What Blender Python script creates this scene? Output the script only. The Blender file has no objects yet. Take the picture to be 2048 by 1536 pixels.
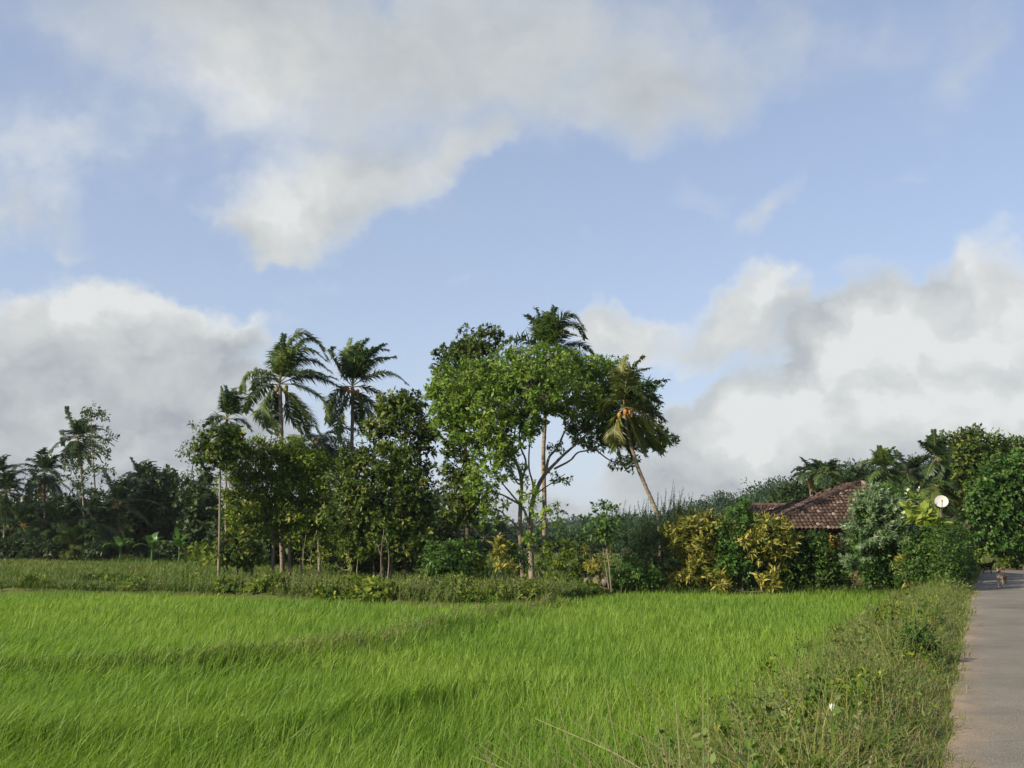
import bpy, math, random
import numpy as np
from mathutils import Vector, Matrix

random.seed(11)
rng = np.random.default_rng(11)
scene = bpy.context.scene
COL = scene.collection
R = math.radians

# ------------------------------------------------------------------ camera
F = 2100.0            # focal length in photo pixels (2048 wide)
PITCH = math.atan(312.0 / F)
CAMZ = 1.6
cam_d = bpy.data.cameras.new('camera')
cam = bpy.data.objects.new('camera', cam_d)
COL.objects.link(cam)
cam.location = (0, 0, CAMZ)
cam.rotation_euler = (math.pi / 2 + PITCH, 0, 0)
cam_d.sensor_width = 36.0
cam_d.lens = 36.0 * F / 2048.0
cam_d.clip_end = 6000
cam_d.clip_start = 0.05
scene.camera = cam
CP, SP = math.cos(PITCH), math.sin(PITCH)


def ray(px, py):
    a = (px - 1024.0) / F
    b = (768.0 - py) / F
    return np.array([a, CP - b * SP, SP + b * CP])


def at(px, py, Y):
    """world point seen at photo pixel (px,py) at world distance Y"""
    d = ray(px, py)
    return np.array([0, 0, CAMZ]) + d * (Y / d[1])


# ------------------------------------------------------------------ terrain
def sstep(x):
    x = np.clip(x, 0, 1)
    return x * x * (3 - 2 * x)


def road_x(Y):
    """left edge of the road"""
    Y = np.asarray(Y, float)
    return 0.44 * Y - 0.1 + np.where(Y > 53, 0.035 * (Y - 53) ** 2, 0)


ROADW = 3.9
EX = [-60, -25, -14, -9, -5, -2, 0.2, 1.8, 3.6, 6, 40]
EY = [46, 42, 41, 38.5, 35.5, 34, 33.5, 36.5, 40.3, 42.3, 42.3]
BUND1 = np.array([(1.2, 33.5), (-0.6, 28.5), (-2.7, 21.5), (-4.7, 18.6), (-8, 17.4), (-14, 16.6), (-30, 16.0)])
GAP1 = np.array([(0.2, 15.8), (-0.8, 14.4), (-2.2, 12.3), (-3.4, 11.6), (-6, 11.2)])


def pl_dist(X, Y, P):
    best = np.full(np.shape(X), 1e9)
    for (x0, y0), (x1, y1) in zip(P[:-1], P[1:]):
        dx, dy = x1 - x0, y1 - y0
        t = np.clip(((X - x0) * dx + (Y - y0) * dy) / (dx * dx + dy * dy), 0, 1)
        best = np.minimum(best, np.hypot(X - x0 - t * dx, Y - y0 - t * dy))
    return best


def wob(X, Y, s=1.0):
    return (np.sin(X * 1.3 * s + 1.7 * np.sin(Y * .7 * s)) + np.sin(Y * 1.1 * s + 2.1 * np.sin(X * .9 * s + 1)) +
            .6 * np.sin((X + Y) * 2.3 * s + 1.1) + .6 * np.sin((X - Y) * 2.9 * s + .4)) / 3.2


def paddy_mask(X, Y):
    ye = np.interp(X, EX, EY) + 0.35 * wob(X, Y, .8)
    return sstep((ye - Y) / 1.3)


def ground(X, Y):
    X = np.asarray(X, float); Y = np.asarray(Y, float)
    up = np.interp(Y, [30, 45, 95, 200, 900], [-.34, -.3, 0.02, .3, 1.0]) + .06 * wob(X, Y, .5)
    # grassy swell on the left beyond the rice
    up = up + .30 * np.exp(-((X + 17) / 9) ** 2 - ((Y - 52) / 7) ** 2)
    m = paddy_mask(X, Y)
    z = up * (1 - m) + (-0.78 + .02 * wob(X, Y, 1.6)) * m
    z = z + m * .36 * np.exp(-(pl_dist(X, Y, BUND1) / .55) ** 2)
    s = road_x(Y) - X
    t = sstep((s - .45) / 2.5)
    z = np.where(s > 0, -0.03 * (1 - t) + z * t, -0.03)
    sr = -s - ROADW
    zr = np.interp(Y, [0, 45, 60, 80], [-.25, -.1, .5, .8])
    z = np.where(sr > 0, -.03 + (zr + .03) * sstep(sr / 1.6), z)
    return z


# ------------------------------------------------------------------ mesh builder
class MB:
    def __init__(self):
        self.v = []; self.q = []; self.t = []; self.var = []; self.n = 0; self.qm = []; self.tm = []

    def add(self, v, q=None, t=None, var=0.5, mat=0):
        v = np.asarray(v, float).reshape(-1, 3)
        k = len(v)
        self.v.append(v)
        if np.isscalar(var):
            var = np.full(k, float(var))
        self.var.append(np.asarray(var, float))
        if q is not None and len(q):
            q = np.asarray(q, np.int64).reshape(-1, 4)
            self.q.append(q + self.n); self.qm.append(np.full(len(q), mat))
        if t is not None and len(t):
            t = np.asarray(t, np.int64).reshape(-1, 3)
            self.t.append(t + self.n); self.tm.append(np.full(len(t), mat))
        self.n += k

    def build(self, name, mats, parent=None, smooth=False, origin=None):
        V = np.concatenate(self.v) if self.v else np.zeros((0, 3))
        if origin is None and parent is not None:
            origin = np.array(parent.get('_o', (0, 0, 0)))
        o0 = np.zeros(3) if origin is None else np.asarray(origin, float)
        V = V - o0
        Q = np.concatenate(self.q) if self.q else np.zeros((0, 4), np.int64)
        T = np.concatenate(self.t) if self.t else np.zeros((0, 3), np.int64)
        me = bpy.data.meshes.new(name)
        me.vertices.add(len(V)); me.vertices.foreach_set('co', V.astype(np.float32).ravel())
        nl = Q.size + T.size
        me.loops.add(nl)
        me.loops.foreach_set('vertex_index', np.concatenate([Q.ravel(), T.ravel()]).astype(np.int32))
        npol = len(Q) + len(T)
        me.polygons.add(npol)
        tot = np.concatenate([np.full(len(Q), 4), np.full(len(T), 3)]).astype(np.int32)
        st = np.concatenate([[0], np.cumsum(tot)[:-1]]).astype(np.int32) if npol else np.zeros(0, np.int32)
        me.polygons.foreach_set('loop_start', st)
        me.polygons.foreach_set('loop_total', tot)
        mi = np.concatenate(self.qm + self.tm).astype(np.int32) if npol else np.zeros(0, np.int32)
        me.polygons.foreach_set('material_index', mi)
        me.polygons.foreach_set('use_smooth', np.full(npol, smooth))
        if not isinstance(mats, (list, tuple)):
            mats = [mats]
        for m in mats:
            me.materials.append(m)
        a = me.attributes.new('var', 'FLOAT', 'POINT')
        a.data.foreach_set('value', np.concatenate(self.var).astype(np.float32))
        me.update(calc_edges=True)
        me.validate()
        ob = bpy.data.objects.new(name, me)
        COL.objects.link(ob)
        if parent is not None:
            ob.parent = parent
        elif origin is not None:
            ob.location = o0
        return ob


def thing(name, label, cat, loc, group=None):
    o = bpy.data.objects.new(name, None)
    COL.objects.link(o)
    o.location = tuple(float(c) for c in loc)
    o.empty_display_size = .3
    o['label'] = label; o['category'] = cat
    o['_o'] = [float(c) for c in loc]
    if group:
        o['group'] = group
    return o


def tag(o, label=None, cat=None, kind=None, group=None):
    if label: o['label'] = label
    if cat: o['category'] = cat
    if kind: o['kind'] = kind
    if group: o['group'] = group
    return o


def unit(v):
    v = np.asarray(v, float)
    return v / (np.linalg.norm(v, axis=-1, keepdims=True) + 1e-9)


def rdir(n):
    return unit(rng.normal(size=(n, 3)))


def catmull(P, n=6):
    P = np.asarray(P, float)
    if len(P) < 3:
        t = np.linspace(0, 1, n + 1)[:, None]
        return P[0] * (1 - t) + P[-1] * t
    Q = np.vstack([2 * P[0] - P[1], P, 2 * P[-1] - P[-2]])
    out = []
    for i in range(1, len(Q) - 2):
        p0, p1, p2, p3 = Q[i - 1], Q[i], Q[i + 1], Q[i + 2]
        for t in np.linspace(0, 1, n, endpoint=False):
            out.append(.5 * ((2 * p1) + (-p0 + p2) * t + (2 * p0 - 5 * p1 + 4 * p2 - p3) * t * t + (-p0 + 3 * p1 - 3 * p2 + p3) * t ** 3))
    out.append(Q[-2])
    return np.array(out)


def tube(mb, P, rad, sides=6, var=.5, mat=0, jitter=0.0, cap=True):
    P = np.asarray(P, float)
    n = len(P)
    rad = np.interp(np.linspace(0, 1, n), np.linspace(0, 1, len(rad)), rad) if np.ndim(rad) else np.full(n, rad)
    T = unit(np.gradient(P, axis=0))
    ref = np.array([0.31, -.95, 0.05]) if abs(T[n // 2][2]) > .6 else np.array([0, 0, 1.0])
    A = unit(np.cross(T, ref)); B = np.cross(T, A)
    ang = np.linspace(0, 2 * math.pi, sides, endpoint=False)
    rr = rad[:, None] * (1 + jitter * rng.normal(size=(n, sides)))
    V = P[:, None, :] + rr[..., None] * (A[:, None, :] * np.cos(ang)[None, :, None] + B[:, None, :] * np.sin(ang)[None, :, None])
    V = V.reshape(-1, 3)
    i = np.arange(n - 1)[:, None] * sides; j = np.arange(sides)[None, :]; j2 = (j + 1) % sides
    q = np.stack([i + j, i + j2, i + sides + j2, i + sides + j], -1).reshape(-1, 4)
    tr = None
    if cap:
        V = np.vstack([V, P[-1] + T[-1] * rad[-1] * .5])
        b = (n - 1) * sides
        tr = [(b + k, b + (k + 1) % sides, len(V) - 1) for k in range(sides)]
    mb.add(V, q, tr, var, mat)


def leaves(mb, base, d, nrm, L, W, var, mid=.45, droop=0.0, mat=0):
    """diamond leaves, slightly bent"""
    n = len(base)
    if n == 0: return
    d = unit(d)
    s = unit(np.cross(d, nrm))
    L = np.broadcast_to(np.asarray(L, float), (n,))[:, None]; W = np.broadcast_to(np.asarray(W, float), (n,))[:, None]
    up = np.cross(s, d)
    m = base + d * L * mid - up * L * .06
    tip = base + d * L + np.array([0, 0, -1.0]) * L * droop
    V = np.stack([base, m + s * W * .5 + up * W * .12, tip, m - s * W * .5 + up * W * .12], 1).reshape(-1, 3)
    q = np.arange(4 * n).reshape(n, 4)
    mb.add(V, q, None, np.repeat(np.broadcast_to(var, (n,)), 4), mat)


# ------------------------------------------------------------------ materials
def new_mat(name):
    m = bpy.data.materials.new(name)
    m.use_nodes = True
    nt = m.node_tree
    nt.nodes.clear()
    return m, nt


def nd(nt, typ, **kw):
    n = nt.nodes.new(typ)
    for k, v in kw.items():
        if k.startswith('i_'):
            key = k[2:]
            key = int(key) if key.isdigit() else key
            n.inputs[key].default_value = v
        else:
            setattr(n, k, v)
    return n


def ramp(nt, cols, fac=None, interp='LINEAR'):
    r = nd(nt, 'ShaderNodeValToRGB')
    r.color_ramp.interpolation = interp
    els = r.color_ramp.elements
    while len(els) < len(cols):
        els.new(.5)
    for e, (p, c) in zip(els, cols):
        e.position = p
        e.color = (*c, 1) if len(c) == 3 else c
    if fac is not None:
        nt.links.new(fac, r.inputs[0])
    return r


def leaf_mat(name, cols, transl=.3, rough=.45, spec=.35, patch=None, pscale=.25, pcol=None, tmul=1.25):
    """cols: colours of single leaves picked by the per-leaf number 'var'"""
    m, nt = new_mat(name)
    L = nt.links
    at_ = nd(nt, 'ShaderNodeAttribute', attribute_name='var')
    k = len(cols)
    r = ramp(nt, [(i / (k - 1), c) for i, c in enumerate(cols)], at_.outputs['Fac'])
    col = r.outputs[0]
    if pcol is not None:
        tc = nd(nt, 'ShaderNodeNewGeometry')
        nz = nd(nt, 'ShaderNodeTexNoise', i_Scale=pscale, i_Detail=3.0)
        L.new(tc.outputs['Position'], nz.inputs['Vector'])
        rr = ramp(nt, [(.42, (0, 0, 0)), (.62, (1, 1, 1))], nz.outputs['Fac'])
        mx = nd(nt, 'ShaderNodeMix', data_type='RGBA')
        mul = nd(nt, 'ShaderNodeMath', operation='MULTIPLY')
        L.new(rr.outputs[0], mul.inputs[0]); mul.inputs[1].default_value = patch or .5
        L.new(mul.outputs[0], mx.inputs[0])
        L.new(col, mx.inputs[6]); mx.inputs[7].default_value = (*pcol, 1)
        col = mx.outputs[2]
    p = nd(nt, 'ShaderNodeBsdfPrincipled')
    p.inputs['Roughness'].default_value = rough
    p.inputs['Specular IOR Level'].default_value = spec
    L.new(col, p.inputs['Base Color'])
    tr = nd(nt, 'ShaderNodeBsdfTranslucent')
    mc = nd(nt, 'ShaderNodeMix', data_type='RGBA', blend_type='MULTIPLY')
    mc.inputs[0].default_value = 1
    L.new(col, mc.inputs[6]); mc.inputs[7].default_value = (tmul * 1.05, tmul * 1.1, tmul * .55, 1)
    L.new(mc.outputs[2], tr.inputs['Color'])
    mx = nd(nt, 'ShaderNodeMixShader')
    mx.inputs[0].default_value = transl
    L.new(p.outputs[0], mx.inputs[1]); L.new(tr.outputs[0], mx.inputs[2])
    o = nd(nt, 'ShaderNodeOutputMaterial')
    L.new(mx.outputs[0], o.inputs[0])
    return m


def noise_mat(name, cols, scale=3.0, detail=6.0, rough=.85, bump=.3, bscale=None, stretch=(1, 1, 1), spec=.2, usevar=0.0):
    m, nt = new_mat(name)
    L = nt.links
    g = nd(nt, 'ShaderNodeNewGeometry')
    mp = nd(nt, 'ShaderNodeMapping')
    mp.inputs['Scale'].default_value = stretch
    L.new(g.outputs['Position'], mp.inputs['Vector'])
    nz = nd(nt, 'ShaderNodeTexNoise', i_Scale=scale, i_Detail=detail, i_Roughness=.62)
    L.new(mp.outputs[0], nz.inputs['Vector'])
    fac = nz.outputs['Fac']
    if usevar:
        a = nd(nt, 'ShaderNodeAttribute', attribute_name='var')
        mx = nd(nt, 'ShaderNodeMix', data_type='FLOAT')
        mx.inputs[0].default_value = usevar
        L.new(fac, mx.inputs[2]); L.new(a.outputs['Fac'], mx.inputs[3])
        fac = mx.outputs[0]
    k = len(cols)
    r = ramp(nt, [(.28 + .44 * i / (k - 1), c) for i, c in enumerate(cols)], fac)
    p = nd(nt, 'ShaderNodeBsdfPrincipled')
    p.inputs['Roughness'].default_value = rough
    p.inputs['Specular IOR Level'].default_value = spec
    L.new(r.outputs[0], p.inputs['Base Color'])
    if bump:
        n2 = nd(nt, 'ShaderNodeTexNoise', i_Scale=bscale or scale * 4, i_Detail=6.0)
        L.new(mp.outputs[0], n2.inputs['Vector'])
        b = nd(nt, 'ShaderNodeBump', i_Strength=bump, i_Distance=.05)
        L.new(n2.outputs['Fac'], b.inputs['Height'])
        L.new(b.outputs[0], p.inputs['Normal'])
    o = nd(nt, 'ShaderNodeOutputMaterial')
    L.new(p.outputs[0], o.inputs[0])
    return m


M = {}
M['main'] = leaf_mat('leaf_fresh_green', [(.03, .08, .012), (.078, .155, .02), (.15, .245, .032), (.27, .345, .065)], .36, .5, .25, patch=.45, pscale=.7, pcol=(.17, .24, .04))
M['dark'] = leaf_mat('leaf_dark_glossy', [(.014, .038, .007), (.038, .076, .011), (.085, .13, .019), (.20, .215, .05)], .24, .55, .18, patch=.35, pscale=.6, pcol=(.07, .10, .022))
M['mid'] = leaf_mat('leaf_mid_green', [(.022, .054, .007), (.055, .11, .011), (.13, .19, .02), (.27, .295, .05)], .32, .55, .15, patch=.4, pscale=.6, pcol=(.12, .15, .03))
M['sparse'] = leaf_mat('leaf_olive', [(.025, .05, .014), (.045, .078, .022), (.08, .11, .035)], .3, .5)
M['forest'] = leaf_mat('leaf_forest', [(.015, .034, .009), (.026, .052, .012), (.048, .075, .018)], .2, .55, .25)
M['hill'] = leaf_mat('leaf_hill', [(.018, .045, .018), (.028, .06, .022), (.045, .08, .028)], .2, .6, .2)
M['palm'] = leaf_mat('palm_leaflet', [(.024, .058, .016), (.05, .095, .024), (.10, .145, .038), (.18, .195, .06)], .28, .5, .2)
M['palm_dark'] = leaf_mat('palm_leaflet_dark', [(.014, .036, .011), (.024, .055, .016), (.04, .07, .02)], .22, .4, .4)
M['palm_yellow'] = leaf_mat('palm_leaflet_yellow', [(.028, .06, .012), (.05, .085, .016), (.085, .108, .02), (.14, .13, .028)], .3, .45)
M['frond_dead'] = leaf_mat('palm_dead_frond', [(.16, .085, .025), (.24, .14, .035), (.3, .17, .04)], .2, .6, .2)
M['croton'] = leaf_mat('leaf_croton_yellow', [(.055, .09, .016), (.14, .155, .026), (.255, .24, .042), (.38, .34, .08)], .25, .5, .25)
M['feather'] = leaf_mat('leaf_feathery_dark', [(.016, .042, .016), (.028, .062, .02), (.045, .085, .027)], .25, .5)
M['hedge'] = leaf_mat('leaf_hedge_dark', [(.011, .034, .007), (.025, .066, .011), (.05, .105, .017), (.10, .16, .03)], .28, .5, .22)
M['shrub'] = leaf_mat('leaf_shrub_green', [(.018, .055, .009), (.035, .095, .013), (.06, .135, .02), (.12, .19, .04)], .3, .48, .3)
M['silver'] = leaf_mat('leaf_silver_green', [(.05, .10, .04), (.095, .16, .07), (.16, .235, .12), (.28, .35, .22)], .25, .42, .4)
M['lime'] = leaf_mat('leaf_lime', [(.10, .16, .02), (.17, .23, .03), (.27, .31, .06)], .35, .38, .5)
M['orange'] = leaf_mat('leaf_orange', [(.22, .12, .02), (.38, .2, .03), (.5, .28, .05)], .3, .5)
M['banana'] = leaf_mat('leaf_banana', [(.04, .10, .02), (.07, .15, .03), (.12, .2, .06)], .35, .3, .5)
M['red'] = leaf_mat('petal_red', [(.45, .02, .015), (.55, .04, .02)], .3, .5)
M['white'] = leaf_mat('petal_white', [(.6, .6, .56), (.75, .75, .7)], .3, .5)
M['rice'] = leaf_mat('rice_blade', [(.052, .12, .013), (.112, .21, .023), (.19, .295, .037), (.29, .36, .08)], .42, .5, .25,
                     patch=.35, pscale=.16, pcol=(.08, .19, .024))
M['grass'] = leaf_mat('grass_blade', [(.03, .075, .010), (.06, .12, .015), (.10, .155, .026), (.20, .19, .065)], .3, .5, .25,
                      patch=.5, pscale=.3, pcol=(.085, .105, .03))
M['grass_dry'] = leaf_mat('grass_blade_dry', [(.04, .09, .014), (.07, .135, .02), (.13, .175, .038), (.26, .25, .10)], .3, .5, .25,
                      patch=.55, pscale=.55, pcol=(.17, .175, .06))
M['weed'] = leaf_mat('weed_leaf', [(.028, .068, .012), (.06, .12, .02), (.105, .17, .032), (.18, .215, .07)], .3, .5, .25)
M['straw'] = leaf_mat('dry_stalk', [(.24, .21, .10), (.34, .31, .16), (.45, .41, .24)], .25, .6, .2)
M['seed'] = leaf_mat('seed_head', [(.09, .06, .035), (.15, .11, .06), (.22, .18, .10)], .2, .7, .1)
M['bark_pale'] = noise_mat('bark_pale', [(.09, .076, .055), (.18, .155, .115), (.28, .25, .195)], 2.5, rough=.9, bump=.5, stretch=(1, 1, .5))
M['bark_dark'] = noise_mat('bark_dark', [(.035, .028, .02), (.07, .055, .04), (.11, .09, .065)], 3, rough=.9, bump=.5, stretch=(1, 1, .4))
M['bark_palm'] = noise_mat('bark_palm', [(.12, .095, .07), (.2, .165, .125), (.3, .26, .2)], 3.5, rough=.9, bump=.5, stretch=(.6, .6, 3))
M['rachis'] = noise_mat('palm_rachis', [(.12, .12, .03), (.22, .18, .06), (.3, .22, .09)], 2, rough=.5, bump=0)
M['coconut'] = noise_mat('coconut_husk', [(.20, .09, .025), (.32, .145, .035), (.4, .2, .05)], 6, rough=.5, bump=.1)
M['coconut_green'] = noise_mat('coconut_green', [(.10, .11, .02), (.16, .13, .03), (.22, .15, .05)], 6, rough=.5, bump=.1)

# ------------------------------------------------------------------ light: sun, sky and clouds
SUN_AZ = math.atan2(-0.86, -0.50)     # the sun stands to the left and behind the camera
SUN_EL = R(27)
sun_dir = np.array([math.sin(SUN_AZ) * math.cos(SUN_EL), math.cos(SUN_AZ) * math.cos(SUN_EL), math.sin(SUN_EL)])
sd = bpy.data.lights.new('sun', 'SUN')
sd.energy = 5.0
sd.angle = R(.53)
sd.color = (1.0, .87, .66)
so = bpy.data.objects.new('sun', sd)
COL.objects.link(so)
so.rotation_euler = Vector(sun_dir).to_track_quat('Z', 'Y').to_euler()
so.location = (-60, -40, 60)

w = bpy.data.worlds.new('World')
scene.world = w
w.use_nodes = True
nt = w.node_tree
nt.nodes.clear()
L = nt.links
sky = nd(nt, 'ShaderNodeTexSky', sky_type='NISHITA')
sky.sun_disc = False
sky.sun_elevation = SUN_EL
sky.sun_rotation = SUN_AZ
sky.air_density = 1.0; sky.dust_density = .6; sky.ozone_density = 1.6
tc = nd(nt, 'ShaderNodeTexCoord')
dirv = tc.outputs['Generated']
sep = nd(nt, 'ShaderNodeSeparateXYZ'); L.new(dirv, sep.inputs[0])


def mth(op, a, b=None, c=None, clamp=False):
    n = nd(nt, 'ShaderNodeMath', operation=op, use_clamp=clamp)
    for i, x in enumerate((a, b, c)):
        if x is None: continue
        if isinstance(x, (int, float)): n.inputs[i].default_value = x
        else: L.new(x, n.inputs[i])
    return n.outputs[0]


az = mth('MULTIPLY', mth('ARCTAN2', sep.outputs[0], sep.outputs[1]), 180 / math.pi)
el = mth('MULTIPLY', mth('ARCSINE', sep.outputs[2]), 180 / math.pi)
cmb = nd(nt, 'ShaderNodeCombineXYZ'); L.new(az, cmb.inputs[0]); L.new(el, cmb.inputs[1])


def noise(vec, scale, detail, rough=.55, off=(0, 0, 0), sc=(1, 1, 1), dist=0.0):
    mp = nd(nt, 'ShaderNodeMapping'); L.new(vec, mp.inputs[0])
    mp.inputs['Location'].default_value = off; mp.inputs['Scale'].default_value = sc
    n = nd(nt, 'ShaderNodeTexNoise', i_Scale=scale, i_Detail=detail, i_Roughness=rough, i_Distortion=dist)
    L.new(mp.outputs[0], n.inputs['Vector'])
    return n


# billowing edges: shift the direction by layered noise (degrees)
nw = noise(cmb.outputs[0], .19, 7.0, .6)
vs = nd(nt, 'ShaderNodeVectorMath', operation='SUBTRACT'); L.new(nw.outputs['Color'], vs.inputs[0]); vs.inputs[1].default_value = (.5, .5, .5)
vm = nd(nt, 'ShaderNodeVectorMath', operation='MULTIPLY'); L.new(vs.outputs[0], vm.inputs[0]); vm.inputs[1].default_value = (7.5, 6.0, 0)
va = nd(nt, 'ShaderNodeVectorMath', operation='ADD'); L.new(cmb.outputs[0], va.inputs[0]); L.new(vm.outputs[0], va.inputs[1])
P0 = va.outputs[0]


def azel(px, py):
    d = unit(ray(px, py))
    return math.degrees(math.atan2(d[0], d[1])), math.degrees(math.asin(d[2]))


def blobsum(P, blobs):
    tot = None
    for (px, py, rx, ry, rot, wgt) in blobs:
        a, e = azel(px, py)
        mp = nd(nt, 'ShaderNodeMapping', vector_type='TEXTURE')
        L.new(P, mp.inputs[0])
        mp.inputs['Location'].default_value = (a, e, 0)
        mp.inputs['Rotation'].default_value = (0, 0, R(rot))
        mp.inputs['Scale'].default_value = (rx / 36.6, ry / 36.6, 1000)
        g = nd(nt, 'ShaderNodeTexGradient', gradient_type='SPHERICAL')
        L.new(mp.outputs[0], g.inputs[0])
        tot = mth('MULTIPLY', g.outputs['Fac'], wgt) if tot is None else mth('MULTIPLY_ADD', g.outputs['Fac'], wgt, tot)
    return tot


DENS = [
    (760, 40, 760, 290, 0, 1.0), (1200, 80, 520, 220, -6, .75), (600, 210, 380, 230, 0, .85), (1000, 170, 380, 170, 0, .6), (400, 40, 420, 180, 0, .7),
    (610, 405, 250, 120, 14, 1.5), (800, 345, 260, 90, 16, 1.0), (930, 315, 120, 50, 25, .9), (500, 470, 130, 70, 0, .55),
    (1330, 200, 220, 120, 0, .6),
    (70, 300, 330, 190, 0, .6), (150, 230, 200, 70, 10, .6), (60, 420, 200, 100, 0, .5), (100, 40, 300, 120, 0, .35),
    (150, 720, 480, 170, 0, 1.9), (490, 650, 130, 80, 0, .9), (260, 620, 160, 80, 0, .9), (330, 850, 480, 160, 0, 1.3), (0, 800, 400, 200, 0, 1.2), (60, 1000, 500, 140, 0, 1.2),
    (640, 1010, 500, 150, 0, .7), (900, 1080, 500, 130, 0, .9),
    (1960, 590, 200, 130, 15, 1.4), (1770, 590, 230, 90, 8, .95), (1480, 610, 170, 85, 15, 1.0), (1240, 650, 140, 75, 0, .85), (1370, 690, 200, 80, 0, .7), (1590, 680, 190, 90, 5, .8), (1500, 600, 150, 70, 15, .5), (1230, 660, 130, 70, 0, .5),
    (1850, 740, 320, 180, 10, 1.8), (1700, 730, 180, 110, 20, 1.0), (1650, 840, 360, 120, 0, 1.5), (1500, 930, 400, 130, 0, 1.2), (1400, 840, 200, 80, 0, .7), (2000, 900, 360, 160, 0, 1.0), (1300, 1040, 500, 110, 0, .9), (1200, 760, 180, 90, 0, .45),
    (1510, 405, 130, 42, 38, .8), (1385, 385, 80, 45, 10, .42), (1800, 375, 110, 26, 28, .42), (1700, 90, 420, 110, -12, .55), (1930, 140, 180, 70, 50, .5), (1300, 220, 260, 90, 0, .3), (1500, 150, 300, 100, 0, .35), (1600, 800, 260, 110, 10, .5),
]
BRIGHT = [
    (590, 400, 220, 110, 14, .72), (860, 335, 160, 60, 20, .5), (440, 200, 230, 170, 0, .40), (560, 240, 250, 150, 0, .3), (1050, 120, 350, 90, 0, .16), (260, 120, 300, 130, 0, .15),
    (200, 605, 360, 90, 4, .85), (505, 625, 110, 60, 0, .75), (80, 280, 280, 150, 0, .4), (140, 225, 170, 55, 10, .25), (40, 700, 200, 70, 0, .3),
    (1740, 680, 170, 105, 25, .85), (1980, 560, 200, 120, 0, .75), (1890, 690, 220, 110, 0, .55), (1500, 600, 190, 110, 10, .7), (1220, 655, 180, 110, 0, .6), (1560, 800, 180, 60, 10, .55), (1750, 830, 300, 60, 0, .35),
    (1450, 880, 260, 80, 0, .5), (1510, 405, 100, 50, 38, .35), (1800, 375, 110, 50, 28, .3), (1300, 700, 240, 80, 0, .3), (2040, 760, 220, 180, 0, .55), (1560, 900, 300, 70, 0, .35), (1950, 860, 300, 90, 0, .45), (1650, 830, 300, 90, 8, .4), (120, 900, 300, 60, 0, .25),
]
D = blobsum(P0, DENS)
n1 = noise(cmb.outputs[0], .20, 9.0, .58, off=(3.1, 1.7, 0), sc=(1, 1.25, 1))
n2 = noise(cmb.outputs[0], .045, 3.0, .5, off=(7.3, 2.2, 0), sc=(1, 1.5, 1))
# away from the mapped half of the sky: broken cloud from the broad noise alone
absaz = mth('ABSOLUTE', az)
outside = mth('MULTIPLY', mth('SUBTRACT', absaz, 34, clamp=False), 1 / 18, clamp=True)
Dn = mth('ADD', mth('MULTIPLY', outside, mth('MULTIPLY', mth('SUBTRACT', n2.outputs['Fac'], .36), 4.0)), D)
vb = nd(nt, 'ShaderNodeTexVoronoi', voronoi_dimensions='2D', feature='SMOOTH_F1', i_Scale=.28, i_Detail=2.0, i_Roughness=.55, i_Smoothness=.35)
vmp = nd(nt, 'ShaderNodeMapping'); L.new(P0, vmp.inputs[0]); vmp.inputs['Scale'].default_value = (1, 1.25, 1); L.new(vmp.outputs[0], vb.inputs['Vector'])
lowc = nd(nt, 'ShaderNodeMapRange'); L.new(el, lowc.inputs[0])
lowc.inputs[1].default_value = 15; lowc.inputs[2].default_value = 21; lowc.inputs[3].default_value = 1.0; lowc.inputs[4].default_value = .35
bil = mth('MULTIPLY', mth('SUBTRACT', .60, vb.outputs['Distance']), lowc.outputs[0])
Dn = mth('MULTIPLY_ADD', bil, .45, Dn)
Dt = mth('ADD', Dn, mth('MULTIPLY', mth('SUBTRACT', n1.outputs['Fac'], .5), 1.15))
ms = nd(nt, 'ShaderNodeMapRange', interpolation_type='SMOOTHSTEP')
L.new(Dt, ms.inputs[0])
ms.inputs[1].default_value = .05; ms.inputs[2].default_value = 1.15; ms.inputs[3].default_value = 0; ms.inputs[4].default_value = .90
mw_ = nd(nt, 'ShaderNodeMapRange'); L.new(el, mw_.inputs[0])
mw_.inputs[1].default_value = 13; mw_.inputs[2].default_value = 21; mw_.inputs[3].default_value = .88; mw_.inputs[4].default_value = 1.6
L.new(mw_.outputs[0], ms.inputs[2])
mask = ms.outputs[0]
B = blobsum(P0, BRIGHT)
n3 = noise(cmb.outputs[0], .26, 7.0, .55, off=(.6, 9.1, 0), sc=(1, 1.3, 1))
B = mth('MULTIPLY_ADD', bil, .45, B)
Bt = mth('ADD', B, mth('MULTIPLY', mth('SUBTRACT', n3.outputs['Fac'], .5), .5))
# grey, flat bases low over the horizon, paler cloud overhead
lowb = nd(nt, 'ShaderNodeMapRange'); L.new(el, lowb.inputs[0])
lowb.inputs[1].default_value = 3; lowb.inputs[2].default_value = 19; lowb.inputs[3].default_value = .14; lowb.inputs[4].default_value = .29
n4 = noise(cmb.outputs[0], .10, 5.0, .55, off=(4.4, 3.3, 0), sc=(.8, 2.6, 1))
Bt = mth('ADD', mth('ADD', Bt, lowb.outputs[0]), mth('MULTIPLY', mth('SUBTRACT', n4.outputs['Fac'], .45), .5))
Bt = mth('ADD', mth('ADD', Bt, .06), mth('MULTIPLY', mth('SUBTRACT', 1.0, mask), .62))     # thin cloud passes more light
cr = ramp(nt, [(0.0, (.225, .243, .26)), (.2, (.285, .302, .31)), (.5, (.355, .37, .368)), (.85, (.44, .447, .435)), (1.0, (.495, .50, .487))], Bt)
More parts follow.
